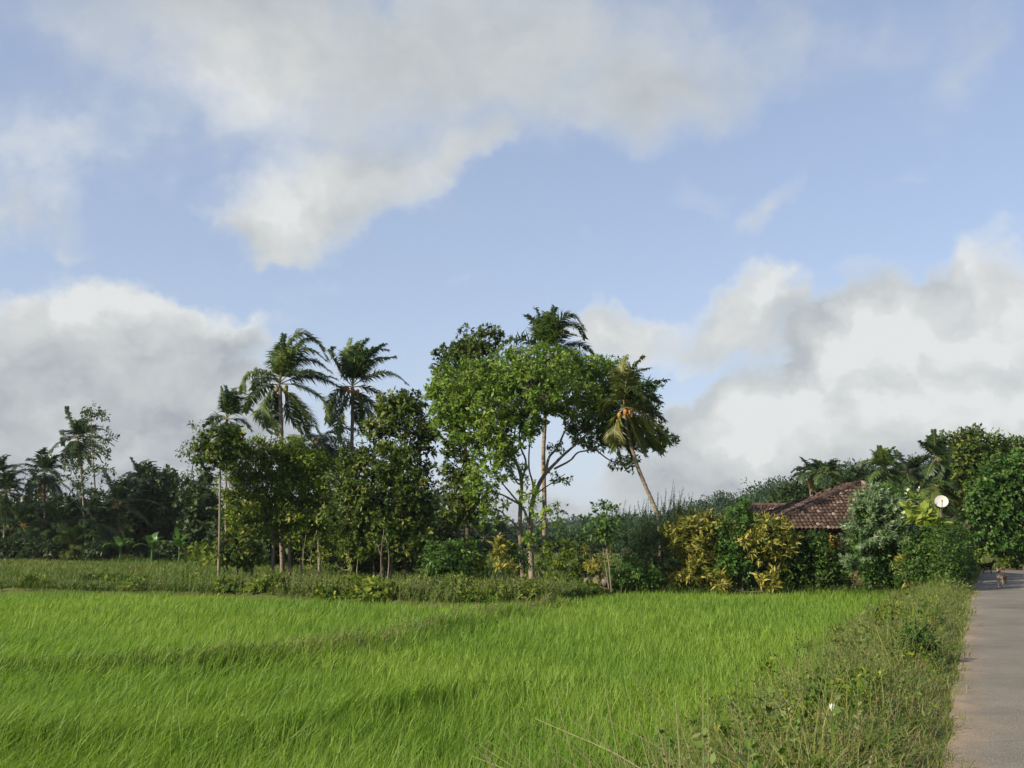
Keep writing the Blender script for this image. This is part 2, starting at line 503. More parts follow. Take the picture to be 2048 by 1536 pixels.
# clear sky: the Nishita sky, scaled, with a slightly violet camera white balance
tint = nd(nt, 'ShaderNodeMix', data_type='RGBA', blend_type='MULTIPLY')
tint.inputs[0].default_value = 1
L.new(sky.outputs[0], tint.inputs[6]); tint.inputs[7].default_value = (1.04, .95, 1.03, 1)
SKYK = .10
bg1 = nd(nt, 'ShaderNodeBackground'); L.new(tint.outputs[2], bg1.inputs[0]); bg1.inputs[1].default_value = SKYK
bg2 = nd(nt, 'ShaderNodeBackground'); L.new(cr.outputs[0], bg2.inputs[0]); bg2.inputs[1].default_value = 1.0
# thin high veil over the blue, thicker towards the horizon
veil = mth('ADD', mth('MULTIPLY', mth('EXPONENT', mth('MULTIPLY', mth('MAXIMUM', el, 0), -1 / 11)), .55), .33)
bg3 = nd(nt, 'ShaderNodeBackground'); bg3.inputs[0].default_value = (.335, .395, .48, 1)
mv = nd(nt, 'ShaderNodeMixShader'); L.new(veil, mv.inputs[0]); L.new(bg1.outputs[0], mv.inputs[1]); L.new(bg3.outputs[0], mv.inputs[2])
bg1 = mv
mix = nd(nt, 'ShaderNodeMixShader'); L.new(mask, mix.inputs[0]); L.new(bg1.outputs[0], mix.inputs[1]); L.new(bg2.outputs[0], mix.inputs[2])
wo = nd(nt, 'ShaderNodeOutputWorld'); L.new(mix.outputs[0], wo.inputs[0])
w.cycles.sampling_method = 'MANUAL'
w.cycles.sample_map_resolution = 512

scene.view_settings.view_transform = 'Standard'
scene.view_settings.look = 'None'
scene.view_settings.exposure = .70
scene.view_settings.gamma = 1
scene.cycles.max_bounces = 6
scene.cycles.diffuse_bounces = 3
scene.cycles.glossy_bounces = 2
scene.cycles.transmission_bounces = 4
scene.cycles.transparent_max_bounces = 4
scene.cycles.caustics_reflective = False
scene.cycles.caustics_refractive = False

# ------------------------------------------------------------------ ground, road
def grid_mesh(name, xs, ys, zf, mat, smooth=True):
    X, Y = np.meshgrid(xs, ys)
    V = np.stack([X, Y, zf(X, Y)], -1).reshape(-1, 3)
    nx, ny = len(xs), len(ys)
    i = np.arange(ny - 1)[:, None] * nx; j = np.arange(nx - 1)[None, :]
    q = np.stack([i + j, i + j + 1, i + nx + j + 1, i + nx + j], -1).reshape(-1, 4)
    mb = MB(); mb.add(V, q)
    return mb.build(name, mat, smooth=smooth)


M['soil'] = noise_mat('grassy_soil', [(.035, .045, .012), (.055, .075, .016), (.085, .10, .025), (.12, .11, .045)], .9, rough=.95, bump=.4, bscale=14)
xs = np.concatenate([np.arange(-1500, -60, 120), np.arange(-60, -16, 1.5), np.arange(-16, 30, .3), np.arange(30, 60, 2.), np.arange(60, 1500, 120)])
ys = np.concatenate([np.arange(-300, -12, 36), np.arange(-12, 46, .3), np.arange(46, 110, 1.6), np.arange(110, 2600, 100)])
g = grid_mesh('ground', xs, ys, ground, M['soil'])
tag(g, kind='structure')

# road: worn asphalt, sandy along its edge
m, nt_ = new_mat('road_asphalt')
Lk = nt_.links
geo = nd(nt_, 'ShaderNodeNewGeometry')
av = nd(nt_, 'ShaderNodeAttribute', attribute_name='var')
na = nd(nt_, 'ShaderNodeTexNoise', i_Scale=.7, i_Detail=10.0, i_Roughness=.65); Lk.new(geo.outputs['Position'], na.inputs['Vector'])
nb = nd(nt_, 'ShaderNodeTexNoise', i_Scale=60.0, i_Detail=3.0); Lk.new(geo.outputs['Position'], nb.inputs['Vector'])
nc = nd(nt_, 'ShaderNodeTexVoronoi', i_Scale=85.0); Lk.new(geo.outputs['Position'], nc.inputs['Vector'])
asp = ramp(nt_, [(.3, (.135, .124, .107)), (.5, (.172, .159, .138)), (.7, (.21, .193, .168))], na.outputs['Fac'])
spk = ramp(nt_, [(.3, (.72, .72, .72)), (.62, (1.15, 1.13, 1.1))], nb.outputs['Fac'])
mu = nd(nt_, 'ShaderNodeMix', data_type='RGBA', blend_type='MULTIPLY'); mu.inputs[0].default_value = .8
Lk.new(asp.outputs[0], mu.inputs[6]); Lk.new(spk.outputs[0], mu.inputs[7])
vc_ = nd(nt_, 'ShaderNodeTexVoronoi', feature='DISTANCE_TO_EDGE', i_Scale=.55)
wp_ = nd(nt_, 'ShaderNodeMix', data_type='RGBA'); wp_.inputs[0].default_value = .25
Lk.new(geo.outputs['Position'], wp_.inputs[6]); Lk.new(na.outputs['Color'], wp_.inputs[7]); Lk.new(wp_.outputs[2], vc_.inputs['Vector'])
crk = ramp(nt_, [(0.0, (.78, .77, .75)), (.008, (1, 1, 1))], vc_.outputs['Distance'])
pt_ = nd(nt_, 'ShaderNodeTexNoise', i_Scale=.33, i_Detail=2.0); Lk.new(geo.outputs['Position'], pt_.inputs['Vector'])
ptr = ramp(nt_, [(.40, (.80, .80, .82)), (.46, (1, 1, 1)), (.62, (1, 1, 1)), (.68, (1.14, 1.1, 1.04))], pt_.outputs['Fac'])
mu2 = nd(nt_, 'ShaderNodeMix', data_type='RGBA', blend_type='MULTIPLY'); mu2.inputs[0].default_value = 1
Lk.new(mu.outputs[2], mu2.inputs[6]); Lk.new(crk.outputs[0], mu2.inputs[7])
mu = nd(nt_, 'ShaderNodeMix', data_type='RGBA', blend_type='MULTIPLY'); mu.inputs[0].default_value = 1
Lk.new(mu2.outputs[2], mu.inputs[6]); Lk.new(ptr.outputs[0], mu.inputs[7])
sandc = ramp(nt_, [(.3, (.17, .13, .092)), (.6, (.26, .205, .15))], na.outputs['Fac'])
sm = nd(nt_, 'ShaderNodeMath', operation='MULTIPLY_ADD'); Lk.new(na.outputs['Fac'], sm.inputs[0]); sm.inputs[1].default_value = .7; Lk.new(av.outputs['Fac'], sm.inputs[2])
sr_ = ramp(nt_, [(.70, (0, 0, 0)), (1.0, (1, 1, 1))], sm.outputs[0])
mx_ = nd(nt_, 'ShaderNodeMix', data_type='RGBA'); Lk.new(sr_.outputs[0], mx_.inputs[0]); Lk.new(mu.outputs[2], mx_.inputs[6]); Lk.new(sandc.outputs[0], mx_.inputs[7])
pb = nd(nt_, 'ShaderNodeBsdfPrincipled'); pb.inputs['Roughness'].default_value = .9; pb.inputs['Specular IOR Level'].default_value = .2
Lk.new(mx_.outputs[2], pb.inputs['Base Color'])
bp = nd(nt_, 'ShaderNodeBump', i_Strength=.55, i_Distance=.012); Lk.new(nc.outputs['Distance'], bp.inputs['Height']); Lk.new(bp.outputs[0], pb.inputs['Normal'])
oo = nd(nt_, 'ShaderNodeOutputMaterial'); Lk.new(pb.outputs[0], oo.inputs[0])
M['road'] = m
ry = np.arange(-30, 90, .25)
cx = np.concatenate([[0, .012], np.linspace(.05, .95, 11), [.988, 1]])
rx0 = road_x(ry)
ja = np.convolve(rng.normal(size=len(ry) + 6), np.ones(4) / 4, 'same')[:len(ry)] * .05 + .02 * np.sin(ry * .45) - .30
jb = np.convolve(rng.normal(size=len(ry) + 6), np.ones(4) / 4, 'same')[:len(ry)] * .08
RXL = rx0 + ja
nj = len(ry)
XX = (rx0 + ja)[:, None] * (1 - cx) + (rx0 + ROADW + jb)[:, None] * cx
ZZ = 0.025 * (1 - (2 * cx - 1) ** 2)[None, :] + 0.0 * XX + np.where(cx[None, :] * (1 - cx[None, :]) < 1e-6, -.05, 0)
V = np.stack([XX, np.repeat(ry[:, None], 15, 1), ZZ], -1).reshape(-1, 3)
i = np.arange(len(ry) - 1)[:, None] * 15; j = np.arange(14)[None, :]
q = np.stack([i + j, i + j + 1, i + 15 + j + 1, i + 15 + j], -1).reshape(-1, 4)
edge = np.clip(1 - np.minimum(cx, 1 - cx) / .26, 0, 1) ** 1.3
mb = MB(); mb.add(V, q, None, np.tile(edge * .62, len(ry)))
tag(mb.build('road', M['road'], smooth=True), kind='structure')


# ------------------------------------------------------------------ plants: building blocks
def blob_clumps(blobs, Y, dens, clump_r, depth=None, shell=.5):
    """clump centres spread through ellipsoids given in photo pixels at world distance Y"""
    C, O = [], []
    for b in blobs:
        px, py, rx, ry = b[:4]
        dy = b[4] if len(b) > 4 else None
        k = b[5] if len(b) > 5 else 1.0
        yc = Y + (dy if dy is not None else 0)
        c = at(px, py, yc)
        s = yc / F
        a, cz = rx * s, ry * s
        bb = depth if depth is not None else max(.75 * a, .9 * cz)
        area = 4 * math.pi * (((a * bb) ** 1.6 + (a * cz) ** 1.6 + (bb * cz) ** 1.6) / 3) ** (1 / 1.6)
        n = max(4, int(area * dens * k))
        u = rdir(n)
        r = shell + (1.04 - shell) * rng.random(n) ** .6
        r = r * (1 + .16 * np.sin(u[:, 0] * 5 + px) * np.sin(u[:, 2] * 6 + py))
        C.append(c + u * r[:, None] * np.array([a, bb, cz])); O.append(unit(u / np.array([a, bb, cz])))
    return np.concatenate(C), np.concatenate(O)


def clump_leaves(mb, C, O, per, cr, L, W, mode='twig', droop=.15, lit=.0, wind=.12, var_c=.22, spread=1.0):
    n = len(C)
    N = n * per
    c = np.repeat(C, per, 0); o = np.repeat(O, per, 0)
    rv = rdir(N)
    vc = np.repeat(rng.normal(.5, var_c, n), per)
    var = np.clip(vc + rng.normal(0, .2, N), 0, 1)
    if mode == 'rosette':
        sub = max(1, per // 7)
        cc = np.repeat(C, sub, 0) + rdir(n * sub) * cr * rng.random((n * sub, 1)) ** .5
        idx = rng.integers(0, sub, N) + np.repeat(np.arange(n), per) * sub
        ax = unit(np.repeat(O, sub, 0) * .9 + np.array([.1, 0, .65]) + rdir(n * sub) * .55)[idx]
        d = unit(ax * .4 + rv)
        base = cc[idx] + d * L * .08
    else:
        base = c + rv * cr * (rng.random((N, 1)) ** .5) * np.array([1, 1, .75])
        d = unit(rdir(N) * .9 + o * .7 + np.array([wind, 0, -droop]))
    nrm = unit(o * .8 + np.array([0, 0, .55]) + rdir(N) * .55)
    ls = L * np.clip(rng.lognormal(-.08, .32, N), .4, 1.9)
    leaves(mb, base, d, nrm, ls, ls * (W / L) * rng.uniform(.8, 1.2, N), var, droop=droop * .6)


def limb(mb, P, r0, r1, sides=6, jit=.04):
    tube(mb, catmull(P, 5), np.linspace(r0, r1, 6), sides, jitter=jit)


DS = 1.35      # overall leaf density
TS = .60       # overall trunk thickness


def tree(name, label, cat, Y, base, blobs, leaf, trunks=(), bark='bark_dark', dens=4.5, per=22, cr=.38, L=.17, W=.085, mode='twig', droop=.15,
         depth=None, limbs=True, group=None, trunkname='trunk', crownname='crown', twigs=.5, shell=.5, var_c=.22, extra=None, leaf2=None, limb_r=.05, sink=.12):
    """base: photo pixel of the foot. trunks: list of (list of px points [x,y,(dy)], r0 px, r1 px)."""
    b = at(base[0], base[1], Y)
    b[2] = float(ground(b[0], b[1])) - .02
    root = thing(name, label, cat, b, group)
    C, O = blob_clumps(blobs, Y, dens * DS, cr, depth, shell)
    lowz = float(ground(b[0], b[1])) + .03
    keep = C[:, 2] > lowz + .05
    C, O = C[keep], O[keep]
    mb = MB()
    clump_leaves(mb, C, O, per, cr, L, W, mode, droop, var_c=var_c)
    mt = MB()
    nodes = []
    for tr in trunks:
        pts, r0, r1 = tr[:3]
        P = np.array([at(p[0], p[1], Y + (p[2] if len(p) > 2 else 0)) for p in pts])
        if tr[3:] and tr[3] == 'limb':
            pass
        else:
            gz = float(ground(P[0][0], P[0][1]))
            P = np.vstack([[P[0][0], P[0][1], gz - sink], P[1:] if P[0][2] < gz + .35 else P])
        cu = catmull(P, 6)
        nodes.append(cu)
        tube(mt, cu, np.linspace(r0, r1, 8) * TS * Y / F, 8, jitter=.05)
    if not nodes:
        P = np.array([[b[0], b[1], b[2] - sink], *(b + (np.array([C[:, 0].mean(), C[:, 1].mean(), np.percentile(C[:, 2], 60)]) - b) * t for t in (.5, 1))])
        cu = catmull(P, 5); nodes.append(cu)
        tube(mt, cu, np.linspace(.05, .02, 5) * max(1, (C[:, 2].max() - b[2]) / 4), 6, jitter=.05)
    allp = np.concatenate(nodes)
    if limbs:
        for bl in blobs:
            c = at(bl[0], bl[1] + bl[3] * .25, Y + (bl[4] if len(bl) > 4 and bl[4] is not None else 0))
            dd = np.linalg.norm(allp - c, axis=1) + 2.2 * np.maximum(0, allp[:, 2] - c[2] + .25)
            s = allp[np.argmin(dd)]
            ln = np.linalg.norm(c - s)
            if ln > .25:
                mid = (s + c) / 2 + np.array([0, 0, -.08 * ln]) + rdir(1)[0] * .07 * ln
                limb(mt, [s, mid, c], min(limb_r, .02 + .02 * ln), .014, 5)
    if twigs > 0:
        ctr = np.array([at(bl[0], bl[1] + bl[3] * .25, Y + (bl[4] if len(bl) > 4 and bl[4] is not None else 0)) for bl in blobs])
        sel = np.where(rng.random(len(C)) < twigs * .35)[0]
        for k in sel:
            s = ctr[np.argmin(np.linalg.norm(ctr - C[k], axis=1))]
            mid = (s + C[k]) / 2 + rdir(1)[0] * .1
            tube(mt, catmull([s, mid, C[k]], 2), np.linspace(.016, .006, 4) * (1 + L * 1.0), 3)
    if extra: extra(mb, C, O)
    mb.build(crownname, [M[leaf], M[leaf2]] if leaf2 else M[leaf], root)
    mt.build(trunkname, M[bark], root, smooth=True)
    return root


def shrub(name, label, Y, base, blobs, leaf, cat='shrub', **kw):
    a = dict(dens=9.5, per=20, cr=.22, L=.12, W=.06, crownname='foliage', trunkname='stem', twigs=.25, bark='bark_dark')
    a.update(kw)
    return tree(name, label, cat, Y, base, blobs, leaf, **a)


def frond_curve(h, az, el0, ln, droop, wind, n=12):
    d = np.array([math.cos(az) * math.cos(el0), math.sin(az) * math.cos(el0), math.sin(el0)])
    P = [np.array(h, float)]
    st = ln / n
    for k in range(n):
        t = (k + 1) / n
        d = unit(d + np.array([wind * t * .20, wind * t * .05, -droop * t * .21]))
        P.append(P[-1] + d * st)
    return np.array(P)


def frond(mb, P, leaflet, nl=38, wind=.4, w=.045, var=.5, hang=.5, fold=.9, matl=0, matr=1, rr=.022):
    """rachis P with two rows of drooping leaflets; matl leaflets, matr rachis"""
    n = len(P)
    T = unit(np.gradient(P, axis=0))
    tube(mb, P, np.linspace(rr, rr * .25, 6), 4, mat=matr)
    t = np.linspace(.13, .995, nl)
    for side in (-1, 1):
        tt = t + rng.normal(0, .006, nl)
        x = np.clip(tt * (n - 1), 0, n - 1.001)
        i = x.astype(int); f = (x - i)[:, None]
        p = P[i] * (1 - f) + P[i + 1] * f
        d = unit(T[i] * (1 - f) + T[i + 1] * f)
        s = unit(np.cross(d, np.array([0.02, 0.03, 1.0]))) * side
        up = np.cross(s * side, d)
        ln = leaflet * (.35 + .75 * np.sin(np.clip(tt * 1.08 + .12, 0, 1) * math.pi) ** .8) * rng.uniform(.85, 1.1, nl)
        ln = ln[:, None]
        rnd = rng.normal(0, .13, (nl, 3))
        dir1 = unit(s * fold + d * .5 + up * .2 + np.array([wind * .28, wind * .06, -hang * .25]) + rnd)
        dir2 = unit(dir1 + np.array([wind * .38, wind * .08, -hang * 1.15]) + rnd)
        wv = unit(np.cross(dir1, up + .001)) * w * .5
        m1 = p + dir1 * ln * .5
        tip = m1 + dir2 * ln * .5
        V = np.stack([p - wv * .5, p + wv * .5, m1 + wv, m1 - wv, tip], 1).reshape(-1, 3)
        b = np.arange(nl) * 5
        q = np.stack([b, b + 1, b + 2, b + 3], 1)
        tr = np.stack([b + 3, b + 2, b + 4], 1)
        vv = np.repeat(np.clip(var + rng.normal(0, .12, nl), 0, 1), 5)
        mb.add(V, q, tr, vv, matl)


def palm(label, Y, base, heart, fl, nf, leaf='palm', group=None, trunk_px=None, tr=(8, 6), wind=.5, nl=38, seed=0, parts=True, droop=1.0, nuts=0, nutmat='coconut',
         dead=0, elmin=-55, elmax=86, leaflet=.62, frs=None, w=.05, name='coconut_palm', hang=.5, cat='palm tree', azs=None, bh=0, curves=None):
    rs = np.random.default_rng(seed)
    b = at(base[0], base[1], Y); b[2] = float(ground(b[0], b[1])) - .02
    h = at(heart[0], heart[1], Y + bh)
    root = thing(name, label, cat, b, group)
    tp = [np.array([b[0], b[1], b[2] - .15])]
    for p in (trunk_px or []):
        tp.append(at(p[0], p[1], Y + (p[2] if len(p) > 2 else 0)))
    tp.append(h)
    mt = MB()
    cu = catmull(tp, 10)
    rad = np.linspace(tr[0], tr[1], len(cu)) * TS * Y / F * (1 + .05 * np.sin(np.arange(len(cu)) * 2.1))
    rad[0] *= 1.5
    tube(mt, cu, rad, 9, jitter=.03)
    mt.build('trunk', M['bark_palm'], root, smooth=True)
    mats = [M[leaf], M['rachis']]
    specs = []
    if frs is not None:
        specs = list(frs)
    for k in range(nf):
        t = (k + .5) / nf
        e = elmax - (elmax - elmin) * t ** .9 + rs.normal(0, 6)
        a = k * 137.5 + rs.normal(0, 14)
        if azs: a = azs[0] + (a % 360) / 360 * (azs[1] - azs[0])
        specs.append((a, e, fl * (.72 + .33 * min(1, t * 2.2)) * rs.uniform(.9, 1.08), droop * rs.uniform(.8, 1.2)))
    one = None if parts else MB()
    for (pts, dy, ll) in (curves or []):
        q_ = [at(x_, y_, Y + bh + dy * (i_ / (len(pts) - 1)) ** 1.3) for i_, (x_, y_) in enumerate(pts)]
        if np.linalg.norm(q_[0] - h) > .15: q_ = [h + (q_[0] - h) * .15] + q_
        c_ = catmull(q_, 8)
        cl = np.concatenate([[0], np.cumsum(np.linalg.norm(np.diff(c_, axis=0), axis=1))])
        P = np.stack([np.interp(np.linspace(0, cl[-1], 14), cl, c_[:, i_]) for i_ in range(3)], 1)
        mb = MB()
        frond(mb, P, leaflet * ll, int(nl * 1.9 * min(1.15, cl[-1] / 3.0 + .15)), wind, w * 1.15, var=float(np.clip(.5 + rs.normal(0, .16), 0, 1)), hang=hang, rr=.028)
        mb.build('frond', mats, root)
    for (a, e, ln, dr) in specs:
        mb = MB() if parts else one
        hh = h + np.array([math.cos(R(a)) * .1, math.sin(R(a)) * .1, .12 * math.sin(R(e))])
        P = frond_curve(hh, R(a), R(e), ln, dr, wind * rs.uniform(.8, 1.25))
        frond(mb, P, leaflet, int(nl * 1.9), wind, w * 1.15, var=float(np.clip(.45 - (e - 30) / 260 + rs.normal(0, .12), 0, 1)), hang=hang)
        if parts: mb.build('frond', mats, root)
    if not parts and one.v: one.build('crown', mats, root)
    for k in range(dead):
        a = rs.uniform(0, 360); mb = MB()
        P = frond_curve(h + np.array([0, 0, -.25]), R(a), R(-60 + rs.normal(0, 8)), fl * .75, .9, wind * .2)
        frond(mb, P, leaflet * .7, nl // 2, wind * .3, w, var=rs.random(), hang=1.0)
        mb.build('dead_frond', [M['frond_dead'], M['rachis']], root)
    for k in range(nuts):
        a = rs.uniform(0, 2 * math.pi)
        me = MB()
        c = h + np.array([math.cos(a) * .33, math.sin(a) * .33 - .05, -.22 + rs.uniform(-.18, .14)])
        u = np.linspace(0, math.pi, 8); 
        prof = np.stack([np.sin(u) * .095 * (1 - .12 * np.cos(u)), -np.cos(u) * .14], 1)
        ang = np.linspace(0, 2 * math.pi, 10, endpoint=False)
        V = np.stack([prof[:, None, 0] * np.cos(ang), prof[:, None, 0] * np.sin(ang), np.repeat(prof[:, 1:2], 10, 1)], -1).reshape(-1, 3) + c
        ii = np.arange(7)[:, None] * 10; jj = np.arange(10)[None, :]; j2 = (jj + 1) % 10
        me.add(V, np.stack([ii + jj, ii + j2, ii + 10 + j2, ii + 10 + jj], -1).reshape(-1, 4))
        me.build('coconut', M[nutmat], root, smooth=True)
    return root


def shoots(mb, base, dirs, ln, nleaf, L, W, bend=.3, var_s=.2, leafup=.5, stem_r=.004, stem=True, cross=.9, matl=0, mats=0, tip=1.0):
    """leafy shoots: vectorised, alternate leaves along a bent stem"""
    n = len(base)
    ln = np.broadcast_to(np.asarray(ln, float), (n,))
    t = np.linspace(.12, 1, nleaf)[None, :, None]
    d = unit(dirs)[:, None, :]
    lb = ln[:, None, None]
    g = np.array([0, 0, -1.0])
    p = base[:, None, :] + d * lb * t + g * lb * bend * t * t * .5
    tan = unit(d + g * bend * t)
    ref = unit(rng.normal(size=(n, 1, 3)))
    a = unit(np.cross(tan, ref)); bb = np.cross(tan, a)
    ph = (np.arange(nleaf) * 2.4)[None, :, None] + rng.random((n, 1, 1)) * 6
    rad = a * np.cos(ph) + bb * np.sin(ph)
    ld = unit(rad * cross + tan * leafup + rng.normal(0, .15, p.shape))
    N = n * nleaf
    size = L * (1.1 - .45 * t * tip) * rng.uniform(.75, 1.2, (n, nleaf, 1))
    var = np.clip(rng.normal(.5, var_s, (n, 1)) + rng.normal(0, .15, (n, nleaf)), 0, 1).ravel()
    leaves(mb, p.reshape(N, 3), ld.reshape(N, 3), unit(tan + rng.normal(0, .2, p.shape)).reshape(N, 3), size.ravel(), size.ravel() * W / L, var, droop=.12, mat=matl)
    if stem:
        tt = np.array([0, .5, 1.0])[None, :, None]
        sp = base[:, None, :] + d * lb * tt + g * lb * bend * tt * tt * .5
        sd_ = unit(np.cross(d[:, 0], np.array([0.1, 1, 0.05])))[:, None, :] * stem_r * np.array([1, .8, .4])[None, :, None]
        V = np.concatenate([sp - sd_, sp + sd_], 1)     # n,6
        V = V.reshape(-1, 3)
        o = np.arange(n)[:, None] * 6
        q = np.concatenate([o + np.array([[0, 3, 4, 1]]), o + np.array([[1, 4, 5, 2]])], 0)
        mb.add(V, q, None, .3, mats)


def blades(mb, P, h, w, lean, spread, var, curl=.5):
    """grass blades: P feet, h heights, w widths, lean (n,2) horizontal drift as share of height"""
    n = len(P)
    ang = rng.uniform(0, math.pi, n)
    side = np.stack([np.cos(ang), np.sin(ang), np.zeros(n)], 1) * w[:, None] * .5
    off = np.concatenate([lean + rng.normal(0, spread, (n, 2)), np.zeros((n, 1))], 1) * h[:, None]
    up = np.array([0, 0, 1.0]) * h[:, None]
    m1 = P + up * .55 + off * .30
    ln = np.linalg.norm(off, axis=1, keepdims=True) / h[:, None]
    tp = P + up * (1 - .35 * np.clip(ln, 0, 1)) + off * (1 + curl * .4)
    V = np.stack([P - side * .7, P + side * .7, m1 + side, m1 - side, tp], 1).reshape(-1, 3)
    b = np.arange(n) * 5
    mb.add(V, np.stack([b, b + 1, b + 2, b + 3], 1), np.stack([b + 3, b + 2, b + 4], 1), np.repeat(var, 5))

# ------------------------------------------------------------------ rice, weeds, grass
def sample_xy(y0, y1, x0f, x1f, rho, step=2.0):
    out = []
    y = y0
    while y < y1:
        ya, yb = y, min(y + step, y1)
        ym = (ya + yb) / 2
        xa, xb = x0f(ym), x1f(ym)
        if xb > xa:
            n = rng.poisson((xb - xa) * (yb - ya) * rho(ym))
            out.append(np.stack([rng.uniform(xa, xb, n), rng.uniform(ya, yb, n)], 1))
        y = yb
    return np.concatenate(out)


rho = lambda Y: 600 * min(1, (11 / Y)) ** 1.0
Pxy = sample_xy(5.0, 44, lambda Y: -.60 * Y - 2, lambda Y: float(road_x(Y)) - 1.9, rho)
hills = Pxy + 0
# tillers bunch together
cell = .17
cc = np.round(Pxy / cell) * cell
hx = np.sin(cc[:, 0] * 127.1 + cc[:, 1] * 311.7) * 43758.5453; hx -= np.floor(hx)
hy = np.sin(cc[:, 0] * 269.5 + cc[:, 1] * 183.3) * 43758.5453; hy -= np.floor(hy)
Pxy = Pxy * .62 + (cc + (np.stack([hx, hy], 1) - .5) * cell) * .38
X, Y = Pxy[:, 0], Pxy[:, 1]
s = road_x(Y) - X
pm = paddy_mask(X, Y)
d1 = pl_dist(X, Y, BUND1); d2 = pl_dist(X, Y, GAP1)
wv = wob(X, Y, .9)
vs_ = 2.6 + .45 * wob(X, Y, .7) + .2 * wob(X, Y, 2.1)
keep = (pm > .93) & (d1 > (.34 + .28 * wv) * np.interp(X, [-9, -5, -2], [.45, 1.0, 1.0])) & (d2 > .40 + .2 * wv) & (s > vs_)
# short dark break near (-5,17) where the two plots meet
keep &= ~((np.abs(X + 3.6) < 1.6) & (np.abs(Y - 17.2 - .2 * wv) < .45))
X, Y, s, wv, d1, d2 = X[keep], Y[keep], s[keep], wv[keep], d1[keep], d2[keep]
n = len(X)
h = (.52 + .07 * wob(X, Y, .45) + .05 * wob(X, Y, 2.2)) * rng.uniform(.72, 1.18, n)
h *= 1 + .22 * np.exp(-((d2 - .55) / .35) ** 2)
wd = .0092 * np.maximum(1, Y / 11) ** .9 * rng.uniform(.7, 1.3, n)
lx = np.interp(X / np.maximum(Y, 1), [-.5, -.2, .05, .35], [.34, .26, .08, .04]) + .10 * wob(X, Y, .5)
lx = lx * np.interp(Y, [9, 22, 40], [1, .75, .4])
lean = np.stack([lx, .10 + .08 * wob(X, Y, .7)], 1)
var = np.clip(.52 + .14 * wob(X, Y, .35) + rng.normal(0, .2, n), 0, 1)
mb = MB()
blades(mb, np.stack([X, Y, ground(X, Y) - .02], 1), h, wd, lean, .18, var)
ob = mb.build('rice_crop', M['rice'])
tag(ob, 'bright green young rice filling the flooded field', 'rice', 'stuff')
print('rice', n)

# tall wind-bent grass mixed in the near left of the rice, with pale flower heads
Pq = sample_xy(7, 15, lambda y: -.6 * y, lambda y: -.5, lambda y: 9)
k = rng.random(len(Pq)) < np.clip(.15 + .5 * (-Pq[:, 0] / Pq[:, 1]) * 2, 0, .8)
Pq = Pq[k]
d1 = pl_dist(Pq[:, 0], Pq[:, 1], BUND1)
mb = MB(); n = len(Pq)
blades(mb, np.column_stack([Pq, ground(Pq[:, 0], Pq[:, 1])]), rng.uniform(.5, .72, n), np.full(n, .008), np.tile([[.75, .1]], (n, 1)), .15, rng.random(n))
ob = mb.build('tall_grass', M['grass']); tag(ob, 'pale wind-bent grass stalks mixed into the near rice', 'grass', 'stuff')

# weeds on the low bund between the two rice plots
def along(P, n, sd):
    seg = np.linalg.norm(np.diff(P, axis=0), axis=1); cs = np.concatenate([[0], np.cumsum(seg)])
    u = rng.uniform(0, cs[-1], n)
    x = np.interp(u, cs, P[:, 0]); y = np.interp(u, cs, P[:, 1])
    return x + rng.normal(0, sd, n), y + rng.normal(0, sd, n)


mb = MB()
bx, by = along(BUND1, 9000, .34)
n = len(bx)
hb = rng.uniform(.2, .5, n) * (1 + .45 * wob(bx, by, .8))
blades(mb, np.column_stack([bx, by, ground(bx, by) - .02]), hb, .008 * np.maximum(1, by / 11), np.tile([[.45, .1]], (n, 1)), .4, rng.random(n))
ob = mb.build('bund_grass', M['grass_dry']); tag(ob, 'rough grass on the low bund between rice plots', 'grass', 'stuff')
mb = MB()
bx, by = along(BUND1, 1100, .34)
k = rng.random(1100) < .4 + .6 * (wob(bx, by, .8) > 0)
bx, by = bx[k], by[k]; n = len(bx)
shoots(mb, np.column_stack([bx, by, ground(bx, by) - .02]), unit(np.column_stack([rng.normal(.25, .35, n), rng.normal(0, .35, n), np.ones(n)])), rng.uniform(.22, .55, n) * np.interp(by, [16, 18, 19.5, 25, 30], [.35, .45, .9, 1.2, 1.2]), 13, .08, .04, matl=0, mats=1)
ob = mb.build('bund_weeds', [M['weed'], M['straw']]); tag(ob, 'leafy weeds on the low bund between rice plots', 'weeds', 'stuff')

# scrub along the far edge of the rice
def edge_y(x): return np.interp(x, EX, EY)


n = 5200
bx = rng.uniform(-30, 4.2, n); by = edge_y(bx) + .2 + np.abs(rng.normal(0, 1.7, n)) - .3
wv = wob(bx, by, .9)
mb = MB()
hh = rng.uniform(.3, .8, n) * (1 + .75 * wob(bx, by, .55) + .3 * wv).clip(.25, 2) * np.interp(bx, [-30, -14, -9, -4, 1, 3, 4.2], [.45, .55, .95, 1.15, 1.1, .5, .3])
shoots(mb, np.column_stack([bx, by, ground(bx, by) - .03]), unit(np.column_stack([rng.normal(.2, .35, n), rng.normal(-.05, .35, n), np.ones(n)])), hh, 15, .12, .06, matl=0, mats=1, stem_r=.006)
k = rng.random(n) < .3
ob = mb.build('scrub', [M['weed'], M['straw']]); tag(ob, 'tangled low scrub along the far edge of the rice', 'scrub', 'stuff')
n = 15000
bx = rng.uniform(-34, 2.6, n); by = edge_y(bx) + np.abs(rng.normal(0, 4.5, n)) - .6
mb = MB()
blades(mb, np.column_stack([bx, by, ground(bx, by) - .02]), rng.uniform(.2, .45, n) * (1 + .4 * wob(bx, by, .6)), np.full(n, .022), np.tile([[.3, .05]], (n, 1)), .35, np.clip(rng.normal(.5, .25, n) + .2 * wob(bx, by, .7), 0, 1))
ob = mb.build('rough_grass', M['grass']); tag(ob, 'rough mixed grass between rice and tree line', 'grass', 'stuff')


